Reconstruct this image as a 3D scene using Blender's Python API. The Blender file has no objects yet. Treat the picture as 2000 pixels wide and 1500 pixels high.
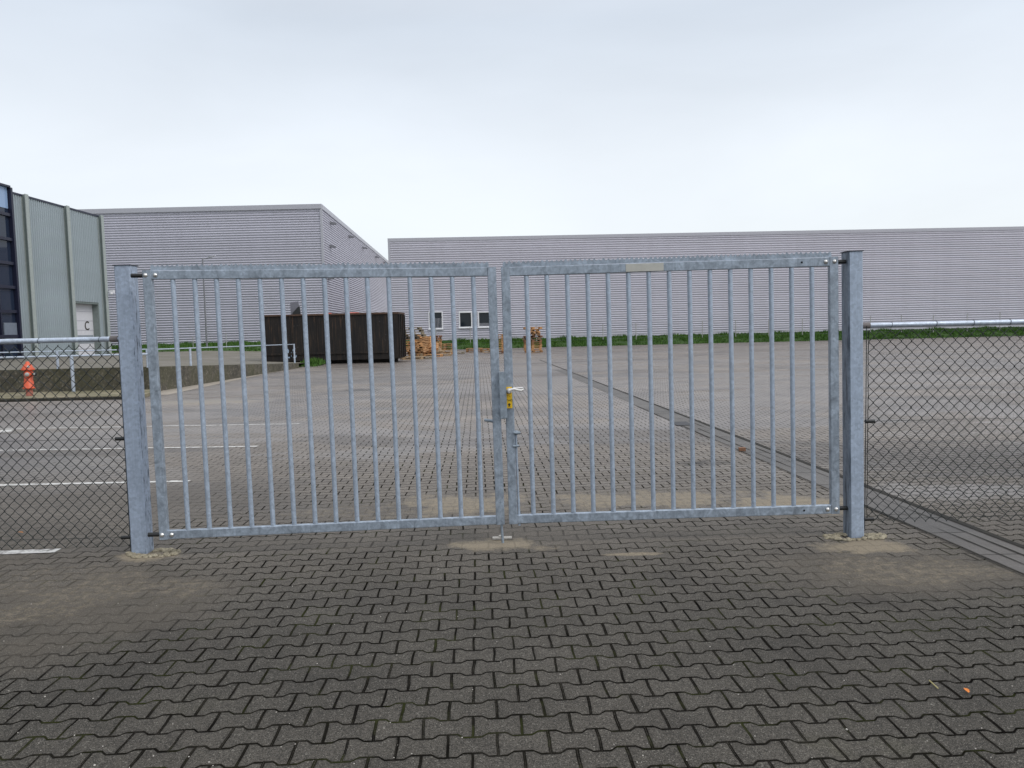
import bpy, bmesh, math, random
from mathutils import Vector, Matrix
random.seed(7)
S = bpy.context.scene
COL = S.collection
# ------------------------------------------------------------------ camera
F = 1500.0                       # focal length in pixels of the 2000 px wide photograph
CAMH = 1.63
PITCH, ROLL = math.atan(107 / F), 0.023
CP = Vector((0, 0, CAMH))
fw = Vector((0, math.cos(PITCH), -math.sin(PITCH)))
u0 = Vector((0, math.sin(PITCH), math.cos(PITCH)))
r0 = Vector((1, 0, 0))
rt = r0 * math.cos(ROLL) - u0 * math.sin(ROLL)
up = u0 * math.cos(ROLL) + r0 * math.sin(ROLL)
cam = bpy.data.cameras.new('camera'); cam.sensor_width = 36; cam.lens = 36 * F / 2000
cam.clip_start = .05; cam.clip_end = 3000
co = bpy.data.objects.new('camera', cam); COL.objects.link(co)
co.matrix_world = Matrix(((rt.x, up.x, -fw.x, CP.x), (rt.y, up.y, -fw.y, CP.y), (rt.z, up.z, -fw.z, CP.z), (0, 0, 0, 1)))
S.camera = co
# ------------------------------------------------------------------ sky, sun, exposure
SUN_EL, SUN_AZ = math.radians(44), math.radians(122)      # azimuth clockwise from +Y: from the right and behind
S.view_settings.view_transform = 'Standard'; S.view_settings.look = 'None'
S.view_settings.exposure = 0.0; S.view_settings.gamma = 1.0
wd = bpy.data.worlds.new('World'); S.world = wd; wd.use_nodes = True
nt = wd.node_tree; nt.nodes.clear()
wo = nt.nodes.new('ShaderNodeOutputWorld'); bg = nt.nodes.new('ShaderNodeBackground'); bg2 = nt.nodes.new('ShaderNodeBackground')
sk = nt.nodes.new('ShaderNodeTexSky'); sk.sky_type = 'NISHITA'; sk.sun_disc = False
sk.sun_elevation = SUN_EL; sk.sun_rotation = SUN_AZ
nt.links.new(sk.outputs[0], bg.inputs[0]); bg.inputs[1].default_value = .012
tc = nt.nodes.new('ShaderNodeTexCoord'); sx = nt.nodes.new('ShaderNodeSeparateXYZ'); nt.links.new(tc.outputs['Generated'], sx.inputs[0])
rp = nt.nodes.new('ShaderNodeValToRGB'); nt.links.new(sx.outputs[2], rp.inputs[0])
el = rp.color_ramp.elements
stops = [(0.0, (.80, .85, .89)), (.10, (.86, .905, .94)), (.21, (.845, .895, .95)), (.36, (.685, .75, .835)), (.50, (.80, .83, .90)), (.72, (1.15, 1.19, 1.27)), (1.0, (1.35, 1.38, 1.45))]
while len(el) < len(stops): el.new(.5)
for e, (p, c) in zip(el, stops): e.position = p; e.color = (*c, 1)
mp = nt.nodes.new('ShaderNodeMapping'); mp.inputs['Scale'].default_value = (1.0, 1.0, 3.2); nt.links.new(tc.outputs['Generated'], mp.inputs[0])
nz = nt.nodes.new('ShaderNodeTexNoise'); nz.inputs['Scale'].default_value = 1.7; nz.inputs['Detail'].default_value = 5; nz.inputs['Roughness'].default_value = .5; nz.inputs['Distortion'].default_value = .35
nt.links.new(mp.outputs[0], nz.inputs[0])
mr = nt.nodes.new('ShaderNodeMapRange'); mr.inputs[1].default_value = .3; mr.inputs[2].default_value = .7; mr.inputs[3].default_value = .90; mr.inputs[4].default_value = 1.03
nt.links.new(nz.outputs[0], mr.inputs[0])
mx = nt.nodes.new('ShaderNodeMix'); mx.data_type = 'RGBA'; mx.blend_type = 'MULTIPLY'; mx.inputs[0].default_value = 1
nt.links.new(rp.outputs[0], mx.inputs[6]); nt.links.new(mr.outputs[0], mx.inputs[7])
mr2 = nt.nodes.new('ShaderNodeMapRange'); mr2.interpolation_type = 'SMOOTHSTEP'; nt.links.new(sx.outputs[0], mr2.inputs[0])
for i, v in enumerate((-.95, -.52, .30, 1.0)): mr2.inputs[i + 1].default_value = v
mx2 = nt.nodes.new('ShaderNodeMix'); mx2.data_type = 'RGBA'; mx2.blend_type = 'MULTIPLY'; mx2.inputs[0].default_value = 1
nt.links.new(mx.outputs[2], mx2.inputs[6]); nt.links.new(mr2.outputs[0], mx2.inputs[7]); nt.links.new(mx2.outputs[2], bg2.inputs[0]); bg2.inputs[1].default_value = 1.0
ad = nt.nodes.new('ShaderNodeAddShader'); nt.links.new(bg.outputs[0], ad.inputs[0]); nt.links.new(bg2.outputs[0], ad.inputs[1]); nt.links.new(ad.outputs[0], wo.inputs[0])
sl = bpy.data.lights.new('sun', 'SUN'); sl.energy = 1.15; sl.angle = math.radians(26); sl.color = (1, .96, .92)
so = bpy.data.objects.new('sun', sl); COL.objects.link(so)
sd = Vector((math.sin(SUN_AZ) * math.cos(SUN_EL), math.cos(SUN_AZ) * math.cos(SUN_EL), math.sin(SUN_EL)))
so.rotation_euler = (-sd).to_track_quat('-Z', 'Y').to_euler()

# ------------------------------------------------------------------ surveying: a sight line of the photograph meets a real plane
def ray(px, py): return ((rt * ((px - 1000) / F)) + up * ((750 - py) / F) + fw)
def G(px, py, z=0.0):
    d = ray(px, py); t = (z - CP.z) / d.z; return CP + d * t
def W(px, py, Y):
    d = ray(px, py); return CP + d * (Y / d.y)
def WX(px, py, X):
    d = ray(px, py); return CP + d * (X / d.x)

# ------------------------------------------------------------------ node helpers
def sock(nt, s, v):
    if hasattr(v, 'links') or isinstance(v, bpy.types.NodeSocket): nt.links.new(v, s)
    else: s.default_value = v
class N:
    def __init__(self, name):
        self.m = bpy.data.materials.new(name); self.m.use_nodes = True; self.t = self.m.node_tree
        self.b = self.t.nodes['Principled BSDF']; self.tc = None
    def obj(self):
        if not self.tc: self.tc = self.t.nodes.new('ShaderNodeTexCoord')
        return self.tc.outputs['Object']
    def math(self, op, a, b=None, c=None, clamp=False):
        n = self.t.nodes.new('ShaderNodeMath'); n.operation = op; n.use_clamp = clamp
        for s, v in zip(n.inputs, (a, b, c)):
            if v is not None: sock(self.t, s, v)
        return n.outputs[0]
    def map(self, v, a, b, c=0.0, d=1.0, smooth=False):
        n = self.t.nodes.new('ShaderNodeMapRange'); n.interpolation_type = 'SMOOTHSTEP' if smooth else 'LINEAR'
        for s, x in zip(n.inputs, (v, a, b, c, d)): sock(self.t, s, x)
        return n.outputs[0]
    def xyz(self, v):
        n = self.t.nodes.new('ShaderNodeSeparateXYZ'); sock(self.t, n.inputs[0], v); return n.outputs
    def comb(self, x, y, z):
        n = self.t.nodes.new('ShaderNodeCombineXYZ')
        for s, v in zip(n.inputs, (x, y, z)): sock(self.t, s, v)
        return n.outputs[0]
    def scale(self, v, sc, loc=(0, 0, 0)):
        n = self.t.nodes.new('ShaderNodeMapping'); sock(self.t, n.inputs[0], v); n.inputs['Scale'].default_value = sc; n.inputs['Location'].default_value = loc; return n.outputs[0]
    def noise(self, v, s, det=3, rough=.5, dist=0):
        n = self.t.nodes.new('ShaderNodeTexNoise'); sock(self.t, n.inputs['Vector'], v)
        n.inputs['Scale'].default_value = s; n.inputs['Detail'].default_value = det; n.inputs['Roughness'].default_value = rough; n.inputs['Distortion'].default_value = dist
        return n.outputs[0]
    def white(self, v):
        n = self.t.nodes.new('ShaderNodeTexWhiteNoise'); n.noise_dimensions = '3D'; sock(self.t, n.inputs[0], v); return n.outputs[0]
    def voro(self, v, s):
        n = self.t.nodes.new('ShaderNodeTexVoronoi'); sock(self.t, n.inputs['Vector'], v); n.inputs['Scale'].default_value = s; return n
    def mix(self, f, a, b, mode='MIX'):
        n = self.t.nodes.new('ShaderNodeMix'); n.data_type = 'RGBA'; n.blend_type = mode
        sock(self.t, n.inputs[0], f)
        for s, v in ((n.inputs[6], a), (n.inputs[7], b)):
            sock(self.t, s, v if not isinstance(v, tuple) else (*v, 1) if len(v) == 3 else v)
        return n.outputs[2]
    def grey(self, v): return self.comb(v, v, v)
    def bump(self, h, strength=.5, dist=.01):
        n = self.t.nodes.new('ShaderNodeBump'); n.inputs['Strength'].default_value = strength; n.inputs['Distance'].default_value = dist
        sock(self.t, n.inputs['Height'], h); self.t.links.new(n.outputs[0], self.b.inputs['Normal'])
    def set(self, col=None, rough=None, metal=None, spec=None):
        for k, v in (('Base Color', col), ('Roughness', rough), ('Metallic', metal), ('Specular IOR Level', spec)):
            if v is not None: sock(self.t, self.b.inputs[k], (*v, 1) if isinstance(v, tuple) else v)
        return self.m
def plain(name, col, rough=.6, metal=0, var=.12, sc=8, bump=0):
    n = N(name); v = n.noise(n.obj(), sc, 4, .6); k = n.map(v, .25, .75, 1 - var, 1 + var)
    c = n.mix(1.0, col, n.grey(k), 'MULTIPLY')
    if bump: n.bump(n.noise(n.obj(), sc * 6, 3), .4, bump)
    return n.set(c, rough, metal)

def galv(name, col, dark=.25, metal=.25, rough=.42, dark_side=0):
    n = N(name); o = n.obj()
    v = n.noise(n.scale(o, (1, 1, .8)), 15, 5, .68, 1.0); s = n.voro(o, 55).outputs['Color']
    sp = n.xyz(s)[0]
    k = n.map(v, .3, .72, 1 - dark, 1 + dark * .6)
    k = n.math('MULTIPLY', k, n.map(sp, 0, 1, .88, 1.12))
    k = n.math('MULTIPLY', k, n.map(n.noise(n.scale(o, (30, 30, 1.2)), 3, 3), .35, .7, 1.04, .94))
    drip = n.map(n.noise(n.scale(o, (26, 26, 3.0), (3, 1, 2)), 1.6, 4, .6), .66, .74, 0, .45)
    c = n.mix(1.0, col, n.grey(k), 'MULTIPLY')
    if dark_side:
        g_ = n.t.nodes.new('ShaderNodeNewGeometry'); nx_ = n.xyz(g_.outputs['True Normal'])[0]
        face = n.map(n.math('MULTIPLY', nx_, dark_side), .5, .7)
        if dark_side < 0: st = n.math('MULTIPLY', face, n.map(n.noise(n.scale(o, (12, 12, 2.0)), 2.2, 5, .6), .30, .52, .97, .45))  # left-facing side only: base colour mixed towards a mottled dark blue-grey
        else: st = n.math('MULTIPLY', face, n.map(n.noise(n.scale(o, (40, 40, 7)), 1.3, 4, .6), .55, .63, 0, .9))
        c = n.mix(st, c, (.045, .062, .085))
    c = n.mix(drip, c, (col[0] * .42, col[1] * .46, col[2] * .52))
    r = n.map(v, .3, .7, rough - .08, rough + .12)
    n.bump(v, .12, .004)
    return n.set(c, r, metal)

YAW = math.atan2(-ray(933, 643).x, ray(933, 643).y)
cy, sy = math.cos(YAW), math.sin(YAW)
def UV(p): return (p.x * cy + p.y * sy, -p.x * sy + p.y * cy)
PL, PW, PA = .2, .14, .0125
uj, _ = UV(G(963, 1256)); _, vj = UV(G(905, 1248)); 

def paving(name, main=True):
    n = N(name); o = n.obj(); X, Y, _z = n.xyz(o)
    u = n.math('SUBTRACT', n.math('ADD', n.math('MULTIPLY', X, cy), n.math('MULTIPLY', Y, sy)), uj)
    v = n.math('SUBTRACT', n.math('ADD', n.math('MULTIPLY', X, -sy), n.math('MULTIPLY', Y, cy)), vj)
    # gentle hand-laid wander of the courses
    wob = n.noise(o, .35, 2); v = n.math('ADD', v, n.map(wob, .2, .8, -.03, .03)); 
    wob2 = n.noise(n.scale(o, (1, 1, 1), (9, 3, 0)), 3.0, 2); u = n.math('ADD', u, n.map(wob2, .2, .8, -.010, .010)); 
    # trapezoid wave of period PL
    ph = n.math('FRACT', n.math('DIVIDE', u, PL)); tri = n.math('ABSOLUTE', n.math('SUBTRACT', ph, .5))          # .5 at a joint, 0 between
    trap = n.map(tri, .185, .315, 1.0, -1.0)
    k0 = n.math('ROUND', n.math('DIVIDE', v, PW))
    par = n.math('MODULO', n.math('ABSOLUTE', k0), 2.0); sg = n.math('SUBTRACT', 1.0, n.math('MULTIPLY', par, 2.0))
    bd = n.math('ADD', n.math('MULTIPLY', k0, PW), n.math('MULTIPLY', n.math('MULTIPLY', sg, PA), trap))
    d = n.math('SUBTRACT', v, bd); row = n.math('SUBTRACT', k0, n.math('LESS_THAN', d, 0.0))
    dh = n.math('ABSOLUTE', d)
    rpar = n.math('MODULO', n.math('ABSOLUTE', row), 2.0)
    uu = n.math('ADD', n.math('DIVIDE', u, PL), n.math('MULTIPLY', rpar, .5))
    dv = n.math('MULTIPLY', n.math('ABSOLUTE', n.math('SUBTRACT', n.math('FRACT', n.math('ADD', uu, .5)), .5)), PL)
    coln = n.math('ROUND', n.math('SUBTRACT', uu, .5))
    cell = n.white(n.comb(row, coln, 3.7)); cell2 = n.white(n.comb(coln, row, 8.1))
    # grime, sand and wet
    jn = n.noise(o, 2.2, 4, .6)
    big = n.noise(o, .45, 5, .6); fine = n.noise(o, 95, 4, .75); grit = n.noise(n.scale(o, (1, 1, 1), (4, 4, 4)), 260, 2, .7)
    def blob(px, py, rx, ry, st):
        p = G(px, py)
        a = n.math('DIVIDE', n.math('SUBTRACT', X, p.x), rx); b = n.math('DIVIDE', n.math('SUBTRACT', Y, p.y), ry)
        q = n.math('SQRT', n.math('ADD', n.math('MULTIPLY', a, a), n.math('MULTIPLY', b, b)))
        q = n.math('ADD', q, n.map(jn, .25, .75, -.45, .45))
        return n.map(q, .35, 1.1, st, 0, True)
    def tot(lst):
        r = None
        for t in lst: r = blob(*t) if r is None else n.math('MAXIMUM', r, blob(*t))
        return r
    sm_ = tot([(975, 1064, .50, .26, 1), (905, 985, .95, .6, .85), (1690, 1066, .48, .26, 1), (1760, 1115, .85, .46, .52), (1260, 975, 1.5, .5, .8), (1540, 985, .8, .6, .9), (700, 1000, 1.2, .4, .5),
                  (285, 1085, .42, .24, 1), (225, 1150, .9, .5, .48), (60, 1200, .5, .3, .5), (90, 1130, .9, .6, .42), (1240, 1082, .3, .06, 1), (400, 785, 2.4, 1.0, .8)])
    rag = n.math('ADD', n.math('MULTIPLY', n.noise(o, 14, 6, .75), .6), n.math('MULTIPLY', n.noise(o, 70, 4, .8), .4))
    thr = n.map(sm_, 0, 1, .72, .34)
    sand = n.math('MULTIPLY', n.map(n.math('SUBTRACT', rag, thr), -.05, .14, 0, 1), n.map(sm_, .05, .4))
    dirt = tot([(150, 1180, 1.1, .95, .9), (1750, 1120, 1.0, .6, .9), (60, 1000, 2.6, 2.6, .75), (300, 960, 1.6, 2.2, .6), (1000, 1050, 1.0, .45, .8), (620, 1062, 1.1, .25, .5), (1400, 1045, 1.2, .3, .55), (80, 860, 6, 6, .6)])
    jfill = n.math('MAXIMUM', dirt, n.map(sm_, .15, .6, 0, 1.0), None, True)
    wH = n.map(n.noise(o, 5, 3), .3, .7, .0036, .0064); wV = n.map(cell2, 0, 1, .0030, .0066)
    jH = n.map(dh, wH, n.math('ADD', wH, .0028), 1, 0, True); jV = n.map(dv, wV, n.math('ADD', wV, .0025), 1, 0, True)
    hair = n.map(dv, .0008, .0022, .45, 0)                        # crumb of sand down the middle of the wide joints
    hair = n.math('MULTIPLY', hair, n.map(cell, .35, .6, 0, 1))
    j0 = n.math('MAXIMUM', jH, jV); j = n.math('MULTIPLY', j0, n.math('SUBTRACT', 1.0, n.math('MULTIPLY', jfill, .88)))
    stretch = n.noise(n.scale(o, (.11, .33, 1)), 1.0, 6, .66, 1.4); dampn = n.noise(n.scale(o, (.16, .40, 1), (7, 2, 0)), 1.0, 6, .66, 1.0)
    damp = n.math('MULTIPLY', n.map(dampn, .47, .60, 0, 1, True), n.map(Y, 5, 9, .0, 1, True)); nd = n.noise(o, .9, 6, .7, .6); damp = n.math('MAXIMUM', damp, n.math('MULTIPLY', n.map(nd, .50, .66, 0, .85, True), n.map(Y, 4, 9, .55, .5)))
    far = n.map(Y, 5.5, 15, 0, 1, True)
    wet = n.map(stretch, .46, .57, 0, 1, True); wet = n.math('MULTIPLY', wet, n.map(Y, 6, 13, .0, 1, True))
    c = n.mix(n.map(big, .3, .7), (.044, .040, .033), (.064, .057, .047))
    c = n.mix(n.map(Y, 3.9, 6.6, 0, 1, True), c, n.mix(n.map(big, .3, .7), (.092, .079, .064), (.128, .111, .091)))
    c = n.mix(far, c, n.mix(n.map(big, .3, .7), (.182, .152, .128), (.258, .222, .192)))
    k = n.math('MULTIPLY', n.map(cell, 0, 1, .92, 1.08), n.map(fine, .36, .64, .60, 1.42))
    k = n.math('MULTIPLY', k, n.map(n.noise(o, 1.3, 4, .65), .3, .7, .80, 1.18))
    gr = n.xyz(n.voro(o, 150).outputs['Color'])[0]; k = n.math('MULTIPLY', k, n.map(gr, 0, 1, .55, 1.45))
    c = n.mix(1.0, c, n.grey(k), 'MULTIPLY')
    c = n.mix(n.map(n.xyz(n.voro(o, 190).outputs['Color'])[1], .95, .97, 0, .55), c, (.23, .215, .185))
    c = n.mix(n.map(grit, .58, .68, 0, .8), c, (.36, .34, .30))
    c = n.mix(n.map(n.noise(o, 150, 2), .66, .72, 0, .75), c, (.025, .024, .022))
    edge = n.math('MAXIMUM', n.map(dh, .004, .022, 1, 0, True), n.map(dv, .005, .024, 1, 0, True)); c = n.mix(n.math('MULTIPLY', edge, n.map(n.noise(o, 30, 4), .35, .6, .1, .55)), c, n.mix(1.0, c, (.62, .61, .58), 'MULTIPLY'))
    c = n.mix(n.math('MULTIPLY', dirt, .5), c, n.mix(n.map(fine, .3, .7), (.085, .072, .055), (.135, .115, .090)))
    streak = tot([(1850, 735, 9, 2.0, .9), (1880, 960, 1.3, .5, .8), (960, 725, 4, 3.5, .9), (600, 745, 4, 2.0, .8), (1240, 780, 1.6, 3, .8), (560, 805, 3, .9, .7)]); wet = n.math('MAXIMUM', wet, n.math('MULTIPLY', streak, n.map(stretch, .34, .46)))
    dk = tot([(1720, 722, 6, 1.1, .9), (1850, 800, 5, 1.2, .8), (1900, 880, 2, .9, .9), (1480, 800, 4, 2.2, .7), (1130, 745, 3, 1.2, .7), (330, 960, 2.2, 1.2, .6)]); damp = n.math('MAXIMUM', damp, n.math('MULTIPLY', dk, n.map(dampn, .38, .52)))
    c = n.mix(n.math('MULTIPLY', damp, .74), c, n.mix(1.0, c, (.46, .45, .46), 'MULTIPLY'))
    c = n.mix(n.math('MULTIPLY', wet, .35), c, (.215, .193, .183))
    c = n.mix(n.math('MULTIPLY', sand, .95), c, n.mix(n.map(fine, .3, .75), (.165, .135, .098), (.34, .29, .205)))
    moss = n.map(n.noise(o, 1.1, 5, .7), .58, .72, 0, .3); moss = n.math('MULTIPLY', moss, n.map(Y, 2.4, 3.4, 1, .25))
    c = n.mix(moss, c, (.075, .075, .035))
    oil = n.math('MULTIPLY', tot([(703, 762, .75, .60, 1), (740, 790, 1.3, .8, .35), (1352, 905, .26, .17, 1), (1375, 903, .4, .3, .55), (1700, 1175, .3, .15, .4), (1170, 755, .8, .5, .6), (470, 800, 1.5, .5, .3)]), n.map(n.noise(o, 9, 4), .35, .55, .3, 1))
    c = n.mix(n.math('MULTIPLY', oil, .9), c, (.018, .016, .016))
    c = n.mix(n.math('MULTIPLY', n.math('MULTIPLY', j0, n.map(sm_, .12, .5, 0, .55)), n.map(rag, .40, .55)), c, (.19, .16, .115))
    jc = n.mix(n.map(jn, .4, .7), (.006, .0055, .005), (.014, .013, .010))
    jc = n.mix(n.math('MULTIPLY', n.map(n.noise(o, 3.1, 4, .6), .52, .64), .8), jc, (.030, .034, .012))
    c = n.mix(n.math('MULTIPLY', j, n.map(n.noise(o, 6, 4, .65), .3, .55, .72, .98)), c, jc)
    c = n.mix(n.math('MULTIPLY', n.math('MULTIPLY', hair, n.map(Y, 3, 5.5, 1, 0)), n.map(fine, .4, .6)), c, (.12, .11, .095))
    r = n.map(fine, .2, .8, .62, .86); 
    r = n.math('SUBTRACT', r, n.math('ADD', n.math('MULTIPLY', wet, .46), n.math('MULTIPLY', damp, .10))); r = n.math('SUBTRACT', r, n.math('MULTIPLY', far, .17)); r = n.math('ADD', r, n.math('MULTIPLY', sand, .1), None, True)
    h = n.math('SUBTRACT', n.math('MULTIPLY', fine, .12), n.math('MULTIPLY', j, 1.0)); h = n.math('ADD', h, n.math('MULTIPLY', cell2, .35)); h = n.math('ADD', h, n.math('MULTIPLY', grit, .08))
    n.bump(n.math('MULTIPLY', h, n.map(Y, 4, 14, 1, .05)), .7, .008)
    r = n.math('MAXIMUM', n.math('MAXIMUM', r, .40), n.math('MULTIPLY', j, .95)); return n.set(c, r, 0, n.math('MULTIPLY', n.math('SUBTRACT', 1.0, j), n.map(Y, 4, 12, .17, .75)))

def concrete(name, c1, c2, rough=.8, sc=3, moss=0, agg=False):
    n = N(name); o = n.obj(); v = n.noise(o, sc, 5, .65); f = n.noise(o, 60, 3, .7)
    c = n.mix(n.map(v, .3, .7), c1, c2); c = n.mix(1.0, c, n.grey(n.map(f, .25, .75, .75, 1.25)), 'MULTIPLY')
    if agg:
        p = n.voro(o, 13); c = n.mix(n.map(p.outputs['Distance'], .05, .5, .75, 0), c, (.30, .27, .22)); c = n.mix(n.map(n.noise(o, 5, 5, .7), .42, .62, 0, .85), c, (.045, .042, .03))
    if moss: c = n.mix(n.map(n.noise(n.scale(o, (.5, 1, 1)), 1.2, 5, .7), .4, .62, 0, moss), c, (.085, .085, .035))
    n.bump(f, .5, .01)
    return n.set(c, rough)

M = {}
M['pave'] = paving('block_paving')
M['galv_post'] = galv('galvanised_post', (.36, .425, .525), .13, .15, .5, 1); M['galv_post_dark'] = galv('dark_sided_post', (.37, .44, .54), .10, .15, .5, -1)
M['galv'] = galv('galvanised_steel', (.325, .38, .445), .40, .28, .42)
M['bar'] = galv('galvanised_bar', (.395, .465, .555), .10, .25, .38)
M['pipe'] = galv('galvanised_pipe', (.50, .565, .66), .2, .3, .35)
M['bright'] = plain('bolt_steel', (.70, .69, .66), .28, .8)
M['alu'] = plain('handle_aluminium', (.82, .80, .76), .32, .35)
M['black'] = plain('black_plastic', (.012, .013, .013), .45)
M['hole'] = plain('drill_hole_dark', (.01, .01, .012), .9)
M['wiregreen'] = plain('green_black_wire', (.010, .016, .015), .4)
M['capgrey'] = plain('weathered_cap', (.17, .15, .145), .7)
M['yellow'] = plain('yellow_plate', (.80, .50, .012), .4, 0, .05)
M['ink'] = plain('black_print', (.03, .022, .01), .6)
M['lockbox'] = galv('lock_casing', (.27, .32, .37), .22, .2, .5)
M['weld'] = plain('zinc_repair_patch', (.47, .465, .42), .5, .1, .1, 14)
M['post_cap'] = plain('post_top_dark', (.05, .055, .07), .5, .3)

def clad(name, col, metal=.15, rough=.42):
    n = N(name); o = n.obj(); X, Y, Z = n.xyz(o)
    v = n.noise(n.scale(o, (.05, .05, .6)), 1.0, 4, .6); k = n.map(v, .3, .7, .95, 1.05)
    s = n.noise(n.scale(o, (.9, .9, .06)), 1.4, 4, .6); k = n.math('MULTIPLY', k, n.map(s, .35, .75, 1.02, .955))
    return n.set(n.mix(1.0, col, n.grey(k), 'MULTIPLY'), rough, metal)
M['clad'] = clad('light_grey_cladding', (.545, .535, .59))
M['clad2'] = clad('mid_grey_cladding', (.52, .51, .575))
M['cladg'] = clad('green_grey_cladding', (.34, .395, .42), .05, .5)
M['pil'] = plain('pilaster_steel', (.36, .40, .38), .5)
M['pilk'] = plain('pilaster_web_dark', (.20, .235, .225), .6)
M['trim'] = plain('parapet_trim', (.44, .44, .48), .45, .1, .05)
M['trimd'] = plain('dark_roof_trim', (.03, .034, .06), .5)
M['roof'] = plain('roof_sheet', (.3, .3, .31), .8)
M['white'] = plain('white_frame', (.78, .78, .80), .45, 0, .04)
M['door'] = plain('sectional_door', (.66, .66, .69), .5, 0, .04)
M['doorglass'] = plain('door_glazing_strip', (.30, .33, .36), .25, 0, .05)
def glass(name, col, rough=.06):
    n = N(name); n.set(col, rough, 0, .35); return n.m
M['glass'] = glass('dark_window_glass', (.012, .018, .025)); M['glass2'] = glass('blue_curtain_glass', (.02, .03, .055), .03)
M['glassb'] = glass('pale_blue_glass', (.28, .40, .60), .15)
M['panelgrey'] = plain('grey_infill_panel', (.17, .20, .25), .4)
M['mull'] = plain('dark_mullion', (.012, .014, .035), .4)
M['lamp'] = plain('wall_lamp_housing', (.20, .205, .22), .5)
M['wall'] = concrete('weathered_aggregate_concrete', (.06, .053, .042), (.13, .115, .092), .9, 1.5, .4, True)
M['plat'] = concrete('platform_concrete', (.15, .135, .115), (.20, .18, .155), .8, .4, .5)
M['verge'] = concrete('mossy_verge_concrete', (.20, .175, .11), (.28, .245, .17), .9, 1.2, .6)
M['kerbdark'] = concrete('dark_kerb', (.018, .017, .013), (.035, .032, .024), .9, 2)
M['strip'] = concrete('pale_concrete_strip', (.27, .235, .19), (.36, .32, .265), .8, 1)
M['gut'] = concrete('gutter_concrete', (.056, .049, .041), (.118, .106, .094), .52, .9)
M['gutd'] = concrete('gutter_groove_dirt', (.012, .011, .009), (.022, .019, .012), .95, 6)
M['mortar'] = concrete('sandy_mortar', (.22, .19, .13), (.38, .34, .25), .95, 8)
def paint_line():
    n = N('worn_white_paint'); o = n.obj(); w = n.map(n.noise(o, 11, 6, .75), .38, .50)
    n.set(n.mix(w, (.12, .11, .10), (.60, .59, .56)), .7); return n.m
M['paint'] = paint_line()
def rusty():
    n = N('rust_streaked_black_steel'); o = n.obj(); X, Y, Z = n.xyz(o)
    a = n.noise(n.scale(o, (3.2, 3.2, .35)), 1.6, 6, .7); b = n.noise(n.scale(o, (9, 9, .5)), 1.2, 5, .7)
    c = n.mix(n.map(a, .38, .66), (.004, .0036, .004), (.019, .013, .009)); c = n.mix(n.map(b, .52, .66, 0, .75), c, (.058, .036, .022))
    c = n.mix(n.math('MULTIPLY', n.map(b, .60, .70), n.map(Z, 1.5, 2.5)), c, (.16, .070, .032))
    c = n.mix(n.map(n.noise(o, 7, 4, .6), .66, .74, 0, .6), c, (.12, .11, .11))
    n.bump(a, .4, .03); return n.set(c, .75, .1)
M['skip'] = rusty(); M['rust'] = plain('rusty_rim', (.085, .050, .034), .85, 0, .6, 4)
M['paleblue'] = plain('faded_blue_paint', (.35, .45, .58), .8, 0, .3, 20)
M['red'] = plain('red_plastic', (.60, .10, .055), .5); M['sheet'] = plain('grey_sheet', (.13, .13, .15), .5)
def wood(name, col):
    n = N(name); o = n.obj(); oi = n.t.nodes.new('ShaderNodeObjectInfo')
    v = n.noise(n.scale(o, (2, 12, 12)), 2, 4, .6); k = n.math('MULTIPLY', n.map(v, .3, .7, .75, 1.2), n.map(oi.outputs['Random'], 0, 1, .5, 1.25))
    return n.set(n.mix(1.0, col, n.grey(k), 'MULTIPLY'), .8)
M['wood'] = wood('fresh_pallet_wood', (.46, .25, .11)); M['woodp'] = wood('pale_pallet_wood', (.42, .30, .18)); M['woodb'] = wood('brown_pallet_wood', (.24, .12, .065)); M['woodg'] = wood('grey_pallet_wood', (.26, .22, .16))
M['hyd'] = plain('orange_red_paint', (.66, .105, .04), .42, 0, .1, 6); M['hydp'] = plain('faded_pink_foot', (.42, .15, .11), .8, 0, .2, 6)
M['dull'] = plain('dull_grey_cap', (.40, .40, .38), .5, .2)
def grassmat():
    n = N('grass_blades'); o = n.obj(); v = n.noise(o, .7, 4, .6); w = n.noise(o, 7, 2)
    c = n.mix(n.map(v, .3, .7), (.034, .090, .013), (.070, .150, .026)); c = n.mix(n.map(w, .5, .75, 0, .6), c, (.085, .15, .025)); return n.set(c, .75, 0, .2)
M['grass'] = grassmat(); M['soil'] = concrete('turf_soil', (.018, .05, .008), (.045, .09, .014), .95, 2)
M['leaf'] = plain('dry_leaf', (.42, .17, .04), .7, 0, .25, 60); M['leafo'] = plain('orange_leaf', (.65, .20, .03), .7, 0, .25, 60); M['straw'] = plain('straw', (.40, .35, .16), .8)
M['pebble'] = plain('pale_crumbs', (.50, .47, .42), .9, 0, .25, 90)
M['manhole'] = plain('iron_cover', (.04, .04, .043), .6, .2, .3, 30)

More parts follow.
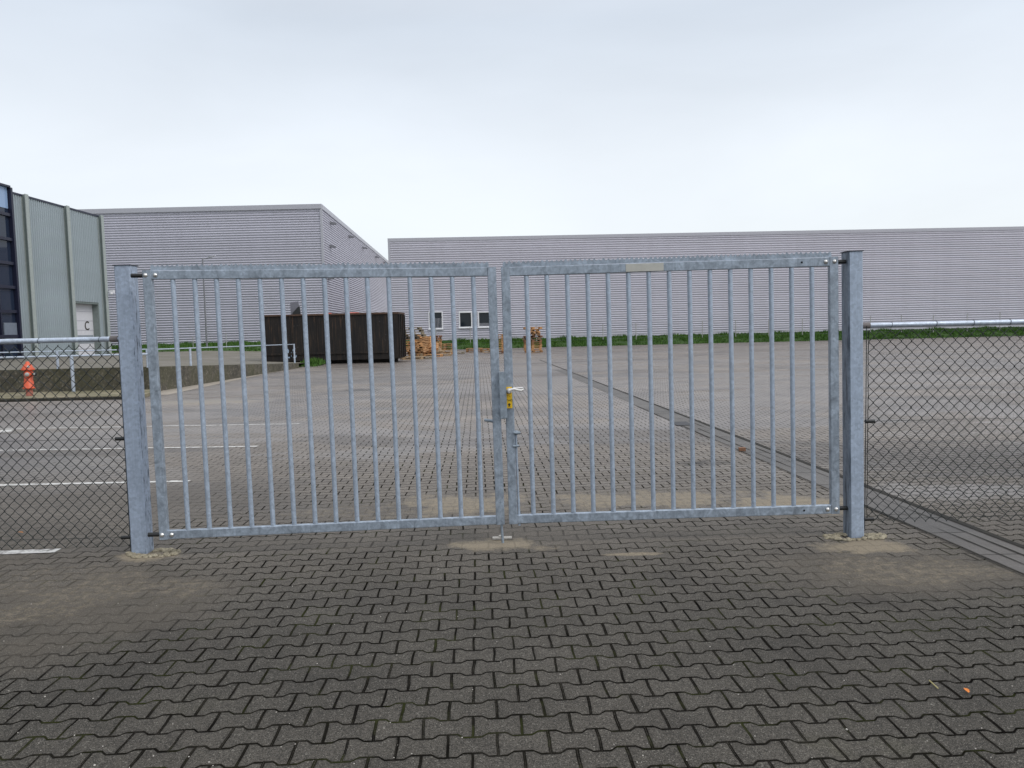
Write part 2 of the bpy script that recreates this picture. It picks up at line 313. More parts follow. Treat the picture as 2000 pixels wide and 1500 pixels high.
# ------------------------------------------------------------------ mesh helpers
class MB:
    def __init__(self): self.v = []; self.f = []; self.sm = []
    def add(self, vs, fs, smooth=False):
        o = len(self.v); self.v += [tuple(p) for p in vs]; self.f += [tuple(i + o for i in f) for f in fs]; self.sm += [smooth] * len(fs); return self
    def box(self, c, s, m=None):
        c = Vector(c); hx, hy, hz = (k / 2 for k in s)
        ps = [Vector((x * hx, y * hy, z * hz)) for z in (-1, 1) for y in (-1, 1) for x in (-1, 1)]
        if m is not None: ps = [m @ p for p in ps]
        return self.add([c + p for p in ps], [(0, 2, 3, 1), (4, 5, 7, 6), (0, 1, 5, 4), (2, 6, 7, 3), (0, 4, 6, 2), (1, 3, 7, 5)])
    def cham(self, c, s, m=None, r=.004, axis=2):
        """box with its four long edges (along axis) chamfered"""
        c = Vector(c); i, j = [k for k in range(3) if k != axis]; a, b, l = s[i] / 2, s[j] / 2, s[axis] / 2
        ring = [(a, b - r), (a - r, b), (-a + r, b), (-a, b - r), (-a, -b + r), (-a + r, -b), (a - r, -b), (a, -b + r)]
        vs = []
        for t in (-l, l):
            for (x, y) in ring:
                p = [0, 0, 0]; p[i] = x; p[j] = y; p[axis] = t; p = Vector(p); vs.append(c + (m @ p if m is not None else p))
        fs = [tuple(reversed(range(8))), tuple(range(8, 16))] + [(k, (k + 1) % 8, 8 + (k + 1) % 8, 8 + k) for k in range(8)]
        if axis == 1: fs = [tuple(reversed(f)) for f in fs]
        return self.add(vs, fs)
    def beam(self, a, b, w, d, nrm=Vector((0, -1, 0)), r=.004):
        """rectangular tube from a to b; w across, d along nrm"""
        a, b = Vector(a), Vector(b); z = (b - a).normalized(); y = (nrm - z * nrm.dot(z)).normalized(); x = y.cross(z)
        m = Matrix((x, y, z)).transposed(); return self.cham((a + b) / 2, (w, d, (b - a).length), m, r)
    def tube(self, a, b, r, seg=10, r2=None, caps=True, smooth=True):
        a, b = Vector(a), Vector(b); z = (b - a).normalized(); x = z.orthogonal().normalized(); y = z.cross(x); r2 = r if r2 is None else r2
        vs = [a + (x * math.cos(t) + y * math.sin(t)) * r for t in [2 * math.pi * k / seg for k in range(seg)]] + [b + (x * math.cos(t) + y * math.sin(t)) * r2 for t in [2 * math.pi * k / seg for k in range(seg)]]
        self.add(vs, [(k, (k + 1) % seg, seg + (k + 1) % seg, seg + k) for k in range(seg)], smooth)
        if caps: self.add(vs, [tuple(reversed(range(seg))), tuple(range(seg, 2 * seg))])
        return self
    def path(self, pts, r, seg=8, caps=True):
        pts = [Vector(p) for p in pts]; rs = r if isinstance(r, list) else [r] * len(pts); vs = []; x = None
        for i, p in enumerate(pts):
            z = (pts[min(i + 1, len(pts) - 1)] - pts[max(i - 1, 0)]).normalized()
            x = z.orthogonal().normalized() if x is None else (x - z * x.dot(z)).normalized(); y = z.cross(x)
            vs += [p + (x * math.cos(t) + y * math.sin(t)) * rs[i] for t in [2 * math.pi * k / seg for k in range(seg)]]
        fs = [(i * seg + k, i * seg + (k + 1) % seg, (i + 1) * seg + (k + 1) % seg, (i + 1) * seg + k) for i in range(len(pts) - 1) for k in range(seg)]
        self.add(vs, fs, True)
        if caps: n = len(vs); self.add(vs, [tuple(reversed(range(seg))), tuple(range(n - seg, n))])
        return self
    def lathe(self, c, prof, seg=18, axis=Vector((0, 0, 1))):
        c = Vector(c); z = axis.normalized(); x = z.orthogonal().normalized(); y = z.cross(x); vs = []
        for (r, h) in prof: vs += [c + z * h + (x * math.cos(t) + y * math.sin(t)) * r for t in [2 * math.pi * k / seg for k in range(seg)]]
        fs = [(i * seg + k, i * seg + (k + 1) % seg, (i + 1) * seg + (k + 1) % seg, (i + 1) * seg + k) for i in range(len(prof) - 1) for k in range(seg)]
        self.add(vs, fs, True); n = len(vs); self.add(vs, [tuple(reversed(range(seg))), tuple(range(n - seg, n))]); return self
    def prism(self, pts, d):
        """closed outline pts (3D, planar) pushed by vector d"""
        n = len(pts); pts = [Vector(p) for p in pts]; d = Vector(d)
        return self.add(pts + [p + d for p in pts], [tuple(range(n)), tuple(reversed(range(n, 2 * n)))] + [(i, n + i, n + (i + 1) % n, (i + 1) % n) for i in range(n)])
    def build(self, name, mat, parent=None, loc=None):
        me = bpy.data.meshes.new(name); me.from_pydata(self.v, [], self.f); me.polygons.foreach_set('use_smooth', self.sm); me.materials.append(M[mat] if isinstance(mat, str) else mat)
        bm = bmesh.new(); bm.from_mesh(me); bmesh.ops.remove_doubles(bm, verts=bm.verts, dist=1e-5) if False else None
        bmesh.ops.recalc_face_normals(bm, faces=bm.faces) if len(self.f) < 4000 else None
        bm.to_mesh(me); bm.free(); me.update()
        o = bpy.data.objects.new(name, me); COL.objects.link(o)
        if loc is not None: o.location = loc
        if parent: put(o, parent)
        return o
def put(o, parent):
    o.parent = parent; o.matrix_parent_inverse = Matrix.Translation(parent_loc(parent)).inverted() if o.location.length == 0 or True else Matrix()
def parent_loc(p):
    l = Vector(p.location)
    while p.parent: p = p.parent; l = l + Vector((0, 0, 0))
    return l if True else l
def tag(o, label, cat, group=None, kind=None):
    if label: o['label'] = label
    if cat: o['category'] = cat
    if group: o['group'] = group
    if kind: o['kind'] = kind
    return o
def thing(name, label, cat, loc=(0, 0, 0), group=None):
    o = bpy.data.objects.new(name, None); o.empty_display_size = .2; o.location = loc; COL.objects.link(o); return tag(o, label, cat, group)
def struct(o): o['kind'] = 'structure'; return o
def text(name, s, size, mat, mw, parent, ext=.001, sx=1.0):
    c = bpy.data.curves.new(name, 'FONT'); c.body = s; c.size = size; c.extrude = ext; c.align_x = 'CENTER'; c.align_y = 'CENTER'; c.materials.append(M[mat])
    t_ = bpy.data.objects.new(name, c); me = bpy.data.meshes.new_from_object(t_); bpy.data.objects.remove(t_); me.name = name
    o = bpy.data.objects.new(name, me); COL.objects.link(o); o.matrix_world = mw @ Matrix.Diagonal((sx, 1, 1, 1)); 
    o.parent = parent; o.matrix_parent_inverse = Matrix.Translation(parent_loc(parent)).inverted(); return o

# ================================================================== SETTING
# the ground: one sheet to the horizon, finer near the camera
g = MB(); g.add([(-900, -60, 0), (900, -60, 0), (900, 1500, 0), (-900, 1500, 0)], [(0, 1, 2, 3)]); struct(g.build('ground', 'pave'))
def sheet(name, pts, z, mat):
    m = MB(); m.add([(p.x, p.y, z) for p in pts], [tuple(range(len(pts)))]); return struct(m.build(name, mat))
# gutter running out of the picture on the right
ga = [G(1050, 692), G(1228, 768), G(1345, 823), G(1465, 870), G(1588, 904), G(1692, 946), G(1840, 1005), G(2000, 1074)]
a, b = G(1465, 868), G(2000, 1074)
dirg = Vector((-sy, cy, 0))
fit = (G(1228, 769) + G(1400, 838) * 1 + G(1588, 905) * 1) / 3
# best straight run through the sighted points
X0 = sum(p.x for p in ga[1:]) / len(ga[1:]); Y0 = sum(p.y for p in ga[1:]) / len(ga[1:])
gs = sum((p.x - X0) * (p.y - Y0) for p in ga[1:]) / sum((p.y - Y0) ** 2 for p in ga[1:])
def gx(y): return X0 + gs * (y - Y0)
def gstrip(name, o1, o2, z, mat, y1, y2):
    m = MB(); n = 60; vs = []
    for i in range(n + 1):
        y = y1 + (y2 - y1) * (i / n) ** 1.6; w = random.uniform(-1, 1) * .006 if mat == 'gutd' else 0
        vs += [(gx(y) + o1 + w, y, z), (gx(y) + o2 - w, y, z)]
    m.add(vs, [(2 * i, 2 * i + 1, 2 * i + 3, 2 * i + 2) for i in range(n)]); return struct(m.build(name, mat))
gstrip('gutter', -.40, .015, .004, 'gut', -8, 30)
gstrip('gutter_groove', -.024, .034, .008, 'gutd', -8, 40)
gstrip('gutter_joint', -.135, -.127, .008, 'gutd', -8, 13)
gstrip('gutter_joint', -.275, -.268, .008, 'gutd', -8, 12)
gstrip('gutter_edge_joint', -.432, -.420, .008, 'gutd', -8, 16)
m = MB()
for k in range(-20, 26):
    y = 3.6 + .5 * k * (1 + max(k, 0) * .02); m.add([(gx(y) - .40, y, .0062), (gx(y) - .14, y, .0062), (gx(y) - .14, y + .007, .0062), (gx(y) - .40, y + .007, .0062)], [(0, 1, 2, 3)])
struct(m.build('gutter_cross_joint', 'gutd'))
# bay markings on the left
def line(p, q, w):
    a, b = G(*p), G(*q); d = (b - a).normalized(); s = Vector((-d.y, d.x, 0)) * w / 2; a = a - d * 3.5
    return sheet('road_marking', [a - s, b - s, b + s, a + s], .0042, 'paint')
line((0, 1080), (113, 1076), .105); line((0, 948), (370, 940), .09); line((0, 880), (503, 872), .085); line((0, 838), (586, 828), .085)
sheet('road_marking', [G(-60, 853), G(22, 843), G(26, 838.5), G(-60, 846)], .0046, 'paint')
# raised platform with its slope, verge, kerb, pale concrete strip
WY = 22.9; CX = -10.7; EX, EY = -10.3, 37.0
def wx(y): return CX + (EX - CX) * (y - WY) / (EY - WY)
def ez(y): return max(.05, .74 - .037 * (y - WY))
def pz(x, y):
    t = min(1, max(0, (wx(y) - x) / 12)); return ez(y) * (1 - t) + (.74 - .0055 * (y - WY)) * t
m = MB(); ny, nx = 24, 16; vs = []
for j in range(ny + 1):
    y = WY + .16 + (57.5 - WY) * j / ny
    for i in range(nx + 1):
        x = wx(y) - .16 - 55 * (i / nx) ** 1.8; vs.append((x, y, pz(x, y)))
m.add(vs, [(j * (nx + 1) + i, (j + 1) * (nx + 1) + i, (j + 1) * (nx + 1) + i + 1, j * (nx + 1) + i + 1) for j in range(ny) for i in range(nx)]); struct(m.build('raised_pavement', 'plat'))
m = MB(); m.box((-35, (20.55 + WY) / 2, .045), (49.9 + .0, WY - 20.55, .09)); m.v = [(x if x < -20 else G(333, 768).x - (.0 if y < 21 else .55), y, z) for x, y, z in m.v]; struct(m.build('verge', 'verge'))
m = MB(); ke = G(333, 768).x; m.box(((ke - 60) / 2, 20.5, .035), (60 + ke, .1, .07)); struct(m.build('kerb', 'kerbdark'))
m = MB(); vs = []
for i in range(15):
    y = 21.9 + 12.6 * i / 14; w = .98 * (1 - i / 14) ** 1.1; vs += [(wx(y) + .012, y, .005), (wx(y) + .02 + w, y - .25 * (1 - i / 14), .005)]
m.add(vs, [(2 * i, 2 * i + 1, 2 * i + 3, 2 * i + 2) for i in range(14)]); struct(m.build('concrete_strip', 'strip'))
# manhole / drain cover in the gutter
p = G(1331, 828); sheet('drain_cover', [p + Vector((-.13, -.25, 0)), p + Vector((.13, -.25, 0)), p + Vector((.13, .25, 0)), p + Vector((-.13, .25, 0))], .0095, 'manhole')

# grass bank in front of the halls
def bank(name, fa, fb, za, zb, x1, x2, nblades):
    m = MB(); nx, ny = 160, 8; vs = []
    for j in range(ny + 1):
        t = j / ny
        for i in range(nx + 1):
            x = x1 + (x2 - x1) * i / nx; y = fa(x) + (fb(x) - fa(x)) * t
            z = za(x) * (1 - t) + zb * (t ** .75) - .03 * (j == 0) + random.uniform(-.05, .05) * (0 < j < ny); vs.append((x, y + random.uniform(-.15, .15) * (j == 0), z))
    m.add(vs, [(j * (nx + 1) + i, j * (nx + 1) + i + 1, (j + 1) * (nx + 1) + i + 1, (j + 1) * (nx + 1) + i) for j in range(ny) for i in range(nx)])
    base = struct(m.build(name + '_bank', 'soil'))
    b = MB(); vs = []; fs = []
    for k in range(nblades):
        x = random.uniform(x1, x2); t = random.random(); y = fa(x) + (fb(x) - fa(x)) * t; z = za(x) * (1 - t) + zb * t ** .75 - .03
        h = random.uniform(.06, .22) * (1.2 if t > .3 else .7) * (1 + .55 * math.sin(x * 1.9 + y) * math.sin(x * .63 + 2)); a = random.uniform(0, 6.28); w = random.uniform(.03, .075); lx, ly = random.uniform(-.1, .1), random.uniform(-.1, .1)
        o = len(vs); c, s = math.cos(a) * w, math.sin(a) * w
        vs += [(x - c, y - s, z), (x + c, y + s, z), (x + lx, y + ly, z + h)]; fs.append((o, o + 1, o + 2))
    b.add(vs, fs); o = b.build('grass', 'grass'); o['kind'] = 'stuff'; return o
RY = lambda x: 70 + 2.0 * (x + 11) / 59
bank('grass', lambda x: RY(x) - 3.9, lambda x: RY(x) + .3, lambda x: 0.0, .76, -16, 56, 42000)
bank('grass', lambda x: 56.6, lambda x: 74.3, lambda x: pz(x, 56.6), .92, -62, -12.5, 30000)
p = G(597, 716); bank('grass', lambda x: p.y - .3, lambda x: p.y + 2.0, lambda x: 0, .10, p.x - .5, p.x + .55, 700)

# ================================================================== BUILDINGS
def corr(A, B, z0, z1, pitch, depth, nrm, holes=()):
    """horizontally ribbed sheet between A and B (plan points); holes = (s0, s1, z0, z1) along the run"""
    m = MB(); A, B = Vector((A[0], A[1], 0)), Vector((B[0], B[1], 0)); L = (B - A).length; d = (B - A) / L; nrm = Vector((*nrm, 0))
    prof = []; k = 0; z = z0
    pts = [(0, 0), (.36, 1), (.56, 1), (.88, 0), (1.0, 0)]
    zs = []
    while z < z1:
        for f, dd in pts[:-1]:
            if z + f * pitch < z1: zs.append((z + f * pitch, dd * depth))
        z += pitch
    zs.append((z1, 0))
    cuts = sorted({0, L, *[h[0] for h in holes], *[h[1] for h in holes]})
    for s0, s1 in zip(cuts[:-1], cuts[1:]):
        for (za, da), (zb, db) in zip(zs[:-1], zs[1:]):
            if any(h[0] <= s0 + 1e-4 and s1 <= h[1] + 1e-4 and h[2] < (za + zb) / 2 < h[3] for h in holes): continue
            m.add([A + d * s0 + nrm * da + Vector((0, 0, za)), A + d * s1 + nrm * da + Vector((0, 0, za)), A + d * s1 + nrm * db + Vector((0, 0, zb)), A + d * s0 + nrm * db + Vector((0, 0, zb))], [(0, 1, 2, 3)])
    return m
# right hall ------------------------------------------------------
xl = W(761, 545, 70).x; zr = W(757, 466, 70).z; xr = 58
rb = thing('warehouse', 'long low light grey warehouse with horizontal ribs and three small windows', 'warehouse', (xl, 70, 0))
wins = []
for (x0, x1, y0, y1) in ((838, 865, 608, 643), (897, 922, 608.5, 640.5), (934, 960, 608, 639.5)):
    p0, p1 = W(x0, y1, 70.3), W(x1, y0, 70.3); wins.append((p0.x, p1.x, p0.z, p1.z))
dvec = Vector((xr - xl, RY(xr) - RY(xl), 0)); dl = dvec.length; du = dvec / dl; nn = Vector((du.y, -du.x, 0))
holes = [((w[0] - xl), (w[1] - xl), w[2], w[3]) for w in wins]
corr((xl, RY(xl)), (xr, RY(xr)), .5, zr - .28, .205, .068, (nn.x, nn.y), holes).build('wall', 'clad', rb)
m = MB(); m.prism([(xl, RY(xl) + .06, zr - .12), (xr, RY(xr) + .06, zr - .12), (xr, RY(xr) + 45, zr - .12), (xl, RY(xl) + 45, zr - .12)], (0, 0, -.1)); m.build('roof', 'roof', rb)
m = MB(); m.prism([Vector((xl - .06, RY(xl), 0)) + nn * .07, Vector((xr, RY(xr), 0)) + nn * .07, Vector((xr, RY(xr), 0)) - nn * .3, Vector((xl - .06, RY(xl), 0)) - nn * .3], (0, 0, .30)); m.v = [(x, y, z + zr - .29) for x, y, z in m.v]; m.build('parapet_trim', 'trim', rb)
m = MB(); m.box((xl + .05, RY(xl) - .01, (zr - .3) / 2 + .25), (.2, .12, zr - .3 - .5)); m.build('corner_trim', 'trim', rb)
m = MB(); m.prism([(xl, RY(xl) + .06, .3), (xl, RY(xl) + 45, .3), (xl, RY(xl) + 45, zr - .3), (xl, RY(xl) + .06, zr - .3)], (.1, 0, 0)); m.build('side_wall', 'clad', rb)
m = MB(); m.prism([Vector((xl, RY(xl), 0)) + nn * .05, Vector((xr, RY(xr), 0)) + nn * .05, Vector((xr, RY(xr), 0)) - nn * .1, Vector((xl, RY(xl), 0)) - nn * .1], (0, 0, .6)); m.v = [(x, y, z + .46) for x, y, z in m.v]; m.build('plinth', 'trim', rb)
for i, (a, b, z0, z1) in enumerate(wins):
    y = RY((a + b) / 2); f = .1; fr = MB()
    for q in (((a + f / 2), y - .01, (z0 + z1) / 2, f, z1 - z0), ((b - f / 2), y - .01, (z0 + z1) / 2, f, z1 - z0)): fr.box(q[:3], (q[3], .16, q[4]))
    for zz in (z0 + f / 2, z1 - f / 2): fr.box(((a + b) / 2, y - .01, zz), (b - a - 2 * f, .155, f))
    fo = fr.build('window', 'white', rb)
    gp = MB(); gp.box(((a + b) / 2, y + .05, (z0 + z1) / 2), (b - a - 2 * f + .02, .02, z1 - z0 - 2 * f + .02)); gp.build('pane', 'glass', fo)
    sl_ = MB(); sl_.box(((a + b) / 2, y - .1, z0 - .03), (b - a + .1, .16, .05)); sl_.build('sill', 'white', fo)
    if i != 1:
        bl = MB(); n = 9 if i == 0 else 11; hh = .55 if i == 0 else .2
        for k in range(n): bl.box((a + f + (b - a - 2 * f) * (k + .5) / n, y + .028, z0 + f + (z1 - z0) * hh / 2), (.035, .02, (z1 - z0) * hh))
        bl.build('blind', 'trim', fo)
# left hall -------------------------------------------------------
cxL = W(631, 520, 74).x; zL = W(625, 399, 74).z; fx, fy = W(752, 560, 128).x, 128; k_ = (156 - 74) / (fy - 74); fx, fy = cxL + (fx - cxL) * k_, 156
lb = thing('warehouse', 'tall mid grey ribbed warehouse behind the dark skip, its long side wall receding', 'warehouse', (cxL, 74, 0))
corr((-75, 74), (cxL, 74), .4, zL - .42, .232, .07, (0, -1)).build('wall', 'clad2', lb)
sn = Vector((fy - 74, -(fx - cxL), 0)).normalized()
corr((cxL, 74), (fx, fy), .4, zL - .42, .232, .07, (sn.x, sn.y)).build('side_wall', 'clad2', lb)
m = MB(); m.prism([(-75, 74.1, zL - .2), (cxL - .1, 74.1, zL - .2), (fx - .1, fy, zL - .2), (-75, fy, zL - .2)], (0, 0, -.1)); m.build('roof', 'roof', lb)
m = MB(); m.box(((-75 + cxL) / 2 + .04, 73.98, zL - .2), (cxL + 75 + .1, .3, .44)); m.build('parapet_trim', 'trim', lb)
m = MB(); m.beam((cxL + .02, 74.14, zL - .2), (fx, fy, zL - .2), .2, .44, Vector((0, 0, 1))); m.build('parapet_trim', 'trim', lb)
m = MB(); m.box((cxL + .03, 73.95, (zL - .42) / 2 + .2), (.22, .14, zL - .42 - .4)); m.build('corner_trim', 'trim', lb)
dw = (Vector((fx, fy, 0)) - Vector((cxL, 74, 0))).normalized()
for (lx, ly) in ((645, 436), (681, 462), (644, 481), (708, 484), (733, 502), (751, 514), (640, 543)):
    lo, hi = 0.0, 1.0                                # where the sight line meets the side wall
    d = ray(lx, ly); A = Vector((cxL, 74, 0)); # solve CP + t d on plane through A with normal sn
    t = (A - CP).dot(sn) / d.dot(sn); p = CP + d * t
    if p.y > 127: p = p + dw * (127 - p.y)
    lm = MB(); lm.prism([p + sn * .05 + dw * -.3 + Vector((0, 0, .16)), p + sn * .05 + dw * -.3 + Vector((0, 0, -.12)), p + sn * .55 + dw * -.3 + Vector((0, 0, -.14)), p + sn * .62 + dw * -.3 + Vector((0, 0, -.02))], dw * .6)
    lm.build('wall_lamp', 'lamp', lb)
# left office hall ------------------------------------------------
OX = -26.9
def oy(px, py=560): return WX(px, py, OX).y
y0, y1 = WX(16, 376, OX).y, WX(190.5, 424, OX).y; zo = (WX(16, 376, OX).z + WX(190.5, 424, OX).z) / 2
ob = thing('industrial_hall', 'green grey vertically ribbed hall with tall pilasters, glass corner and door C', 'building', (OX, y0, 0))
P = [WX(43.5, 420, OX).y, WX(125, 440, OX).y, y1]
dy0, dy1 = P[1] + .55, P[2] - .5; dz1 = WX(160, 589, OX).z
base = .42
m = MB(); yy = y0; pitch = .2
while yy < y1:
    for (f0, f1, d0, d1) in ((0, .35, 0, 0), (.35, .5, 0, .07), (.5, .85, .07, .07), (.85, 1, .07, 0)):
        a, b = yy + f0 * pitch, min(yy + f1 * pitch, y1); zb = dz1 if dy0 < (a + b) / 2 < dy1 else base
        if a < b: m.add([(OX + d0, a, zb), (OX + d1, b, zb), (OX + d1, b, zo), (OX + d0, a, zo)], [(0, 1, 2, 3)])
    yy += pitch
m.build('wall', 'cladg', ob)
for py_ in P:
    m = MB(); m.box((OX + .14, py_, (zo + .1 + base) / 2), (.28, .05, zo + .1 - base)); o = m.build('pilaster', 'pilk', ob)
    m = MB(); m.box((OX + .30, py_, (zo + .1 + base) / 2), (.04, .30, zo + .1 - base)); m.box((OX + .03, py_ + .0, (zo + base) / 2), (.06, .3, zo - base)); m.build('flange', 'pil', o)
m = MB(); m.box((OX, (y0 + y1) / 2, zo + .04), (.2, y1 - y0, .1)); m.build('roof_trim', 'trimd', ob)
m = MB(); m.box((OX - 15.1, (28 + y1) / 2, zo - .1), (30, y1 - 28, .1)); m.build('roof', 'roof', ob)
m = MB(); m.box((OX - 15, y1 + .05, (zo + .3) / 2), (30, .1, zo - .3)); m.build('end_wall', 'cladg', ob)
m = MB(); m.box((OX - .45, (dy0 + dy1) / 2, (base + dz1) / 2), (.08, dy1 - dy0 - .1, dz1 - base)); dr = m.build('door', 'door', ob)
for k in range(1, 6): 
    m = MB(); m.box((OX - .405, (dy0 + dy1) / 2, base + (dz1 - base) * k / 6), (.012, dy1 - dy0 - .12, .03)); m.build('panel_joint', 'trim', dr)
m = MB(); m.box((OX - .402, (dy0 + dy1) / 2, base + (dz1 - base) * .335), (.016, dy1 - dy0 - .3, (dz1 - base) * .15)); m.build('glazing_strip', 'doorglass', dr)
m = MB(); m.box((OX - .22, dy0 + .04, (base + dz1) / 2), (.44, .08, dz1 - base)); m.box((OX - .22, dy1 - .04, (base + dz1) / 2), (.44, .08, dz1 - base)); m.box((OX - .22, (dy0 + dy1) / 2, dz1 - .06), (.44, dy1 - dy0 - .16, .12)); m.build('door_reveal', 'pilk', ob)
pC = WX(170, 637, OX - .39)
text('letter', 'C', .80, 'ink', Matrix.Translation((OX - .385, pC.y, pC.z)) @ Matrix(((0, 0, 1, 0), (1, 0, 0, 0), (0, 1, 0, 0), (0, 0, 0, 1))), dr, .004)
p = WX(201, 568, OX + .6); m = MB(); m.box((OX + .6, y1 + .1, p.z), (.3, .16, .2)); m.tube((OX + .6, y1, p.z - .18), (OX + .6, y1, p.z - .05), .09); m.build('security_camera', 'white', ob)
# glass corner
gx_ = OX + .15; gy0 = 26; zt = WX(10, 364, gx_).z
m = MB(); m.box((gx_ - .15, (gy0 + y0) / 2 - .1, (zt + base) / 2), (.1, y0 - gy0 - .2, zt - base)); gl = m.build('curtain_wall', 'glass2', ob)
m = MB(); zb_ = WX(8, 405, gx_).z; m.box((gx_ - .085, (gy0 + y0) / 2 - .1, (zt + zb_) / 2), (.03, y0 - gy0 - .24, zt - zb_)); m.build('pale_pane', 'glassb', gl)
m = MB(); m.box((gx_ - .02, y0 - .09, (zt + base) / 2), (.24, .16, zt - base)); m.box((gx_ - .02, (gy0 + y0) / 2 - .17, zt + .04), (.24, y0 - gy0, .1))
for q in (418, 466, 513, 560, 608, 657):
    m.box((gx_ - .03, (gy0 + y0) / 2 - .17, WX(12, q, gx_).z), (.12, y0 - gy0 - .02, .16))
for k in range(1, 8): m.box((gx_ - .035, y0 - .17 - 1.35 * k, (zt + base) / 2), (.11, .09, zt - base - .1))
m.build('mullion', 'mull', gl)
m = MB(); p = WX(28, 645, gx_); q = WX(36, 630, gx_); m.box((gx_ - .06, y0 - .75, p.z - .15), (.06, 1.05, 1.1)); m.build('infill_panel', 'panelgrey', gl)

# ================================================================== RETAINING WALL, RAILINGS, HYDRANT
m = MB(); th = .16
m.prism([(-60, WY, -.05), (CX, WY, -.05), (CX, WY, .76), (-60, WY, .76)], (0, th, 0)); 
n = 14; vs = []
for i in range(n + 1):
    y = WY + th + .001 + (EY - WY) * i / n; zt_ = ez(y) + .02; vs += [(wx(y), y, -.05), (wx(y), y, zt_), (wx(y) - th, y, zt_), (wx(y) - th, y, -.05)]
m.add(vs, [(4 * i + k, 4 * i + (k + 1) % 4, 4 * i + 4 + (k + 1) % 4, 4 * i + 4 + k) for i in range(n) for k in range(4)] + [(0, 3, 2, 1), (4 * n, 4 * n + 1, 4 * n + 2, 4 * n + 3)])
rw = m.build('retaining_wall', 'wall'); tag(rw, 'low stained concrete retaining wall stepping down behind the hydrant', 'wall')
# front railing
ya = WY - .28; za = W(140, 695.3, ya).z
ra = thing('railing', 'pale tube railing on posts in front of the stained wall', 'railing', (W(141, 700, ya).x, ya, .09))
m = MB(); m.tube((-40, ya, za), (W(303, 692, ya).x, ya, za), .030); m.build('top_rail', 'pipe', ra)
for px in (141, 303, -60):
    x = W(px, 720, ya).x; m = MB(); m.tube((x, ya, .05), (x, ya, za - .02), .052); m.build('post', 'pipe', ra)
zb2 = 1.28
rbl = thing('railing', 'thin pale railing along the top of the retaining wall', 'railing', (CX, WY, .7))
m = MB(); m.path([(-40, WY + .08, zb2 + .03), (CX - .2, WY + .08, zb2)], .018); m.path([(CX - .08, WY + .1, zb2 - .01), (wx(EY) - .08, EY - .2, W(572, 672.5, EY).z)], .018); m.build('top_rail', 'pipe', rbl)
for px, yy in ((112, WY + .08), (-80, WY + .08), (378, None), (573, None), (300, None)):
    if yy is None: 
        yy = WX(px, 700, -10.6).y; yy = min(yy, EY - .2); x = wx(yy) - .08; zt_ = zb2 + (W(572, 672.5, EY).z - zb2) * (yy - WY) / (EY - WY); z_ = ez(yy)
    else: x = W(px, 700, yy).x; zt_ = zb2; z_ = .74
    m = MB(); m.tube((x, yy, z_), (x, yy, zt_ + .02), .038); m.build('post', 'pipe', rbl)
# hydrant
hp = G(58, 773, .09); hs = .93 / 5.6
hy = thing('fire_hydrant', 'orange red fire hydrant with flared cap behind the left chain link fence', 'hydrant', hp)
def H(pr, mat, nm, par=None): 
    b = MB(); b.lathe(hp, pr); return b.build(nm, mat, par or hy)
bd = H([(.055, .20), (.155, .20), (.16, .235), (.125, .25), (.120, .40), (.108, .42), (.105, .72), (.09, .73)], 'hyd', 'body')
H([(.085, -.02), (.09, .10), (.075, .20)], 'hydp', 'foot')
H([(.06, .70), (.17, .715), (.172, .74), (.125, .80), (.10, .86), (.05, .90), (.045, .945), (.02, .955)], 'hyd', 'bonnet')
nz_ = MB(); a_ = Vector((.25, -1, 0)).normalized(); c_ = Vector((hp.x + .03, hp.y, .09 + .60)); nz_.lathe(c_, [(.075, .06), (.08, .15), (.06, .17)], 14, a_); nz_.lathe(c_ + Vector((0, 0, 0)), [(.06, .06), (.065, .13), (.05, .15)], 14, Vector((1, -.15, 0)))
no = nz_.build('nozzle', 'hyd', hy)
nc = MB(); nc.lathe(c_, [(.058, .168), (.056, .20), (.02, .205)], 14, a_); nc.build('cap', 'dull', no); nc = MB(); nc.lathe(c_, [(.035, .19), (.035, .207)], 8, a_); 
nc = MB(); nc.lathe(c_, [(.055, .148), (.055, .19), (.03, .2)], 14, Vector((1, -.15, 0))); nc.build('cap', 'black', no); nc = MB(); nc.lathe(c_ + Vector((.03, 0, .01)), [(.03, .165), (.025, .20)], 10, Vector((1, -.6, 0))); nc.build('cap_nut', 'dull', no)
nc = MB(); nc.lathe(hp + Vector((.075, -.09, .80)), [(.035, 0), (.035, .05)], 10, Vector((.5, -1, .5))); nc.build('valve_nut', 'dull', hy)

# ================================================================== SKIP CONTAINER
SY = 41.0
x0, x1 = W(514, 660, SY).x, W(778, 660, SY).x; zt = W(650, 615, SY).z
sk_ = thing('skip_container', 'large black rust streaked open skip marked 26 beside the pallets', 'container', (x0, SY, 0))
sdp = 2.4
m = MB(); L = x1 - x0; zb = .20
m.box(((x0 + x1) / 2, SY + .05, (zt + zb) / 2), (L, .06, zt - zb)); m.box(((x0 + x1) / 2, SY + sdp, (zt + zb) / 2), (L, .06, zt - zb)); m.box((x1 - .04, SY + sdp / 2 + .02, (zt + zb) / 2), (.06, sdp - .12, zt - zb)); m.box((x0 + .04, SY + sdp / 2 + .02, (zt + zb) / 2), (.06, sdp - .12, zt - zb)); m.box(((x0 + x1) / 2, SY + sdp / 2 + .02, zb + .04), (L - .2, sdp - .1, .08))
m.build('body', 'skip', sk_)
m = MB(); n = 5
for k in range(n + 1): m.box((x0 + .12 + (L - .24) * k / n, SY + .012, (zt + zb) / 2), (.07 if k < n else .2, .04 if k < n else .1, zt - zb - .1))
m.box(((x0 + x1) / 2, SY - .012, zb + .38), (L - .02, .06, .10)); m.build('side_rib', 'skip', sk_)
m = MB()
for k in range(4): m.box((x1 + .03, SY + .15 + (sdp - .3) * k / 3, (zt + zb) / 2), (.10, .12, zt - zb - .08))
m.build('end_rib', 'skip', sk_)
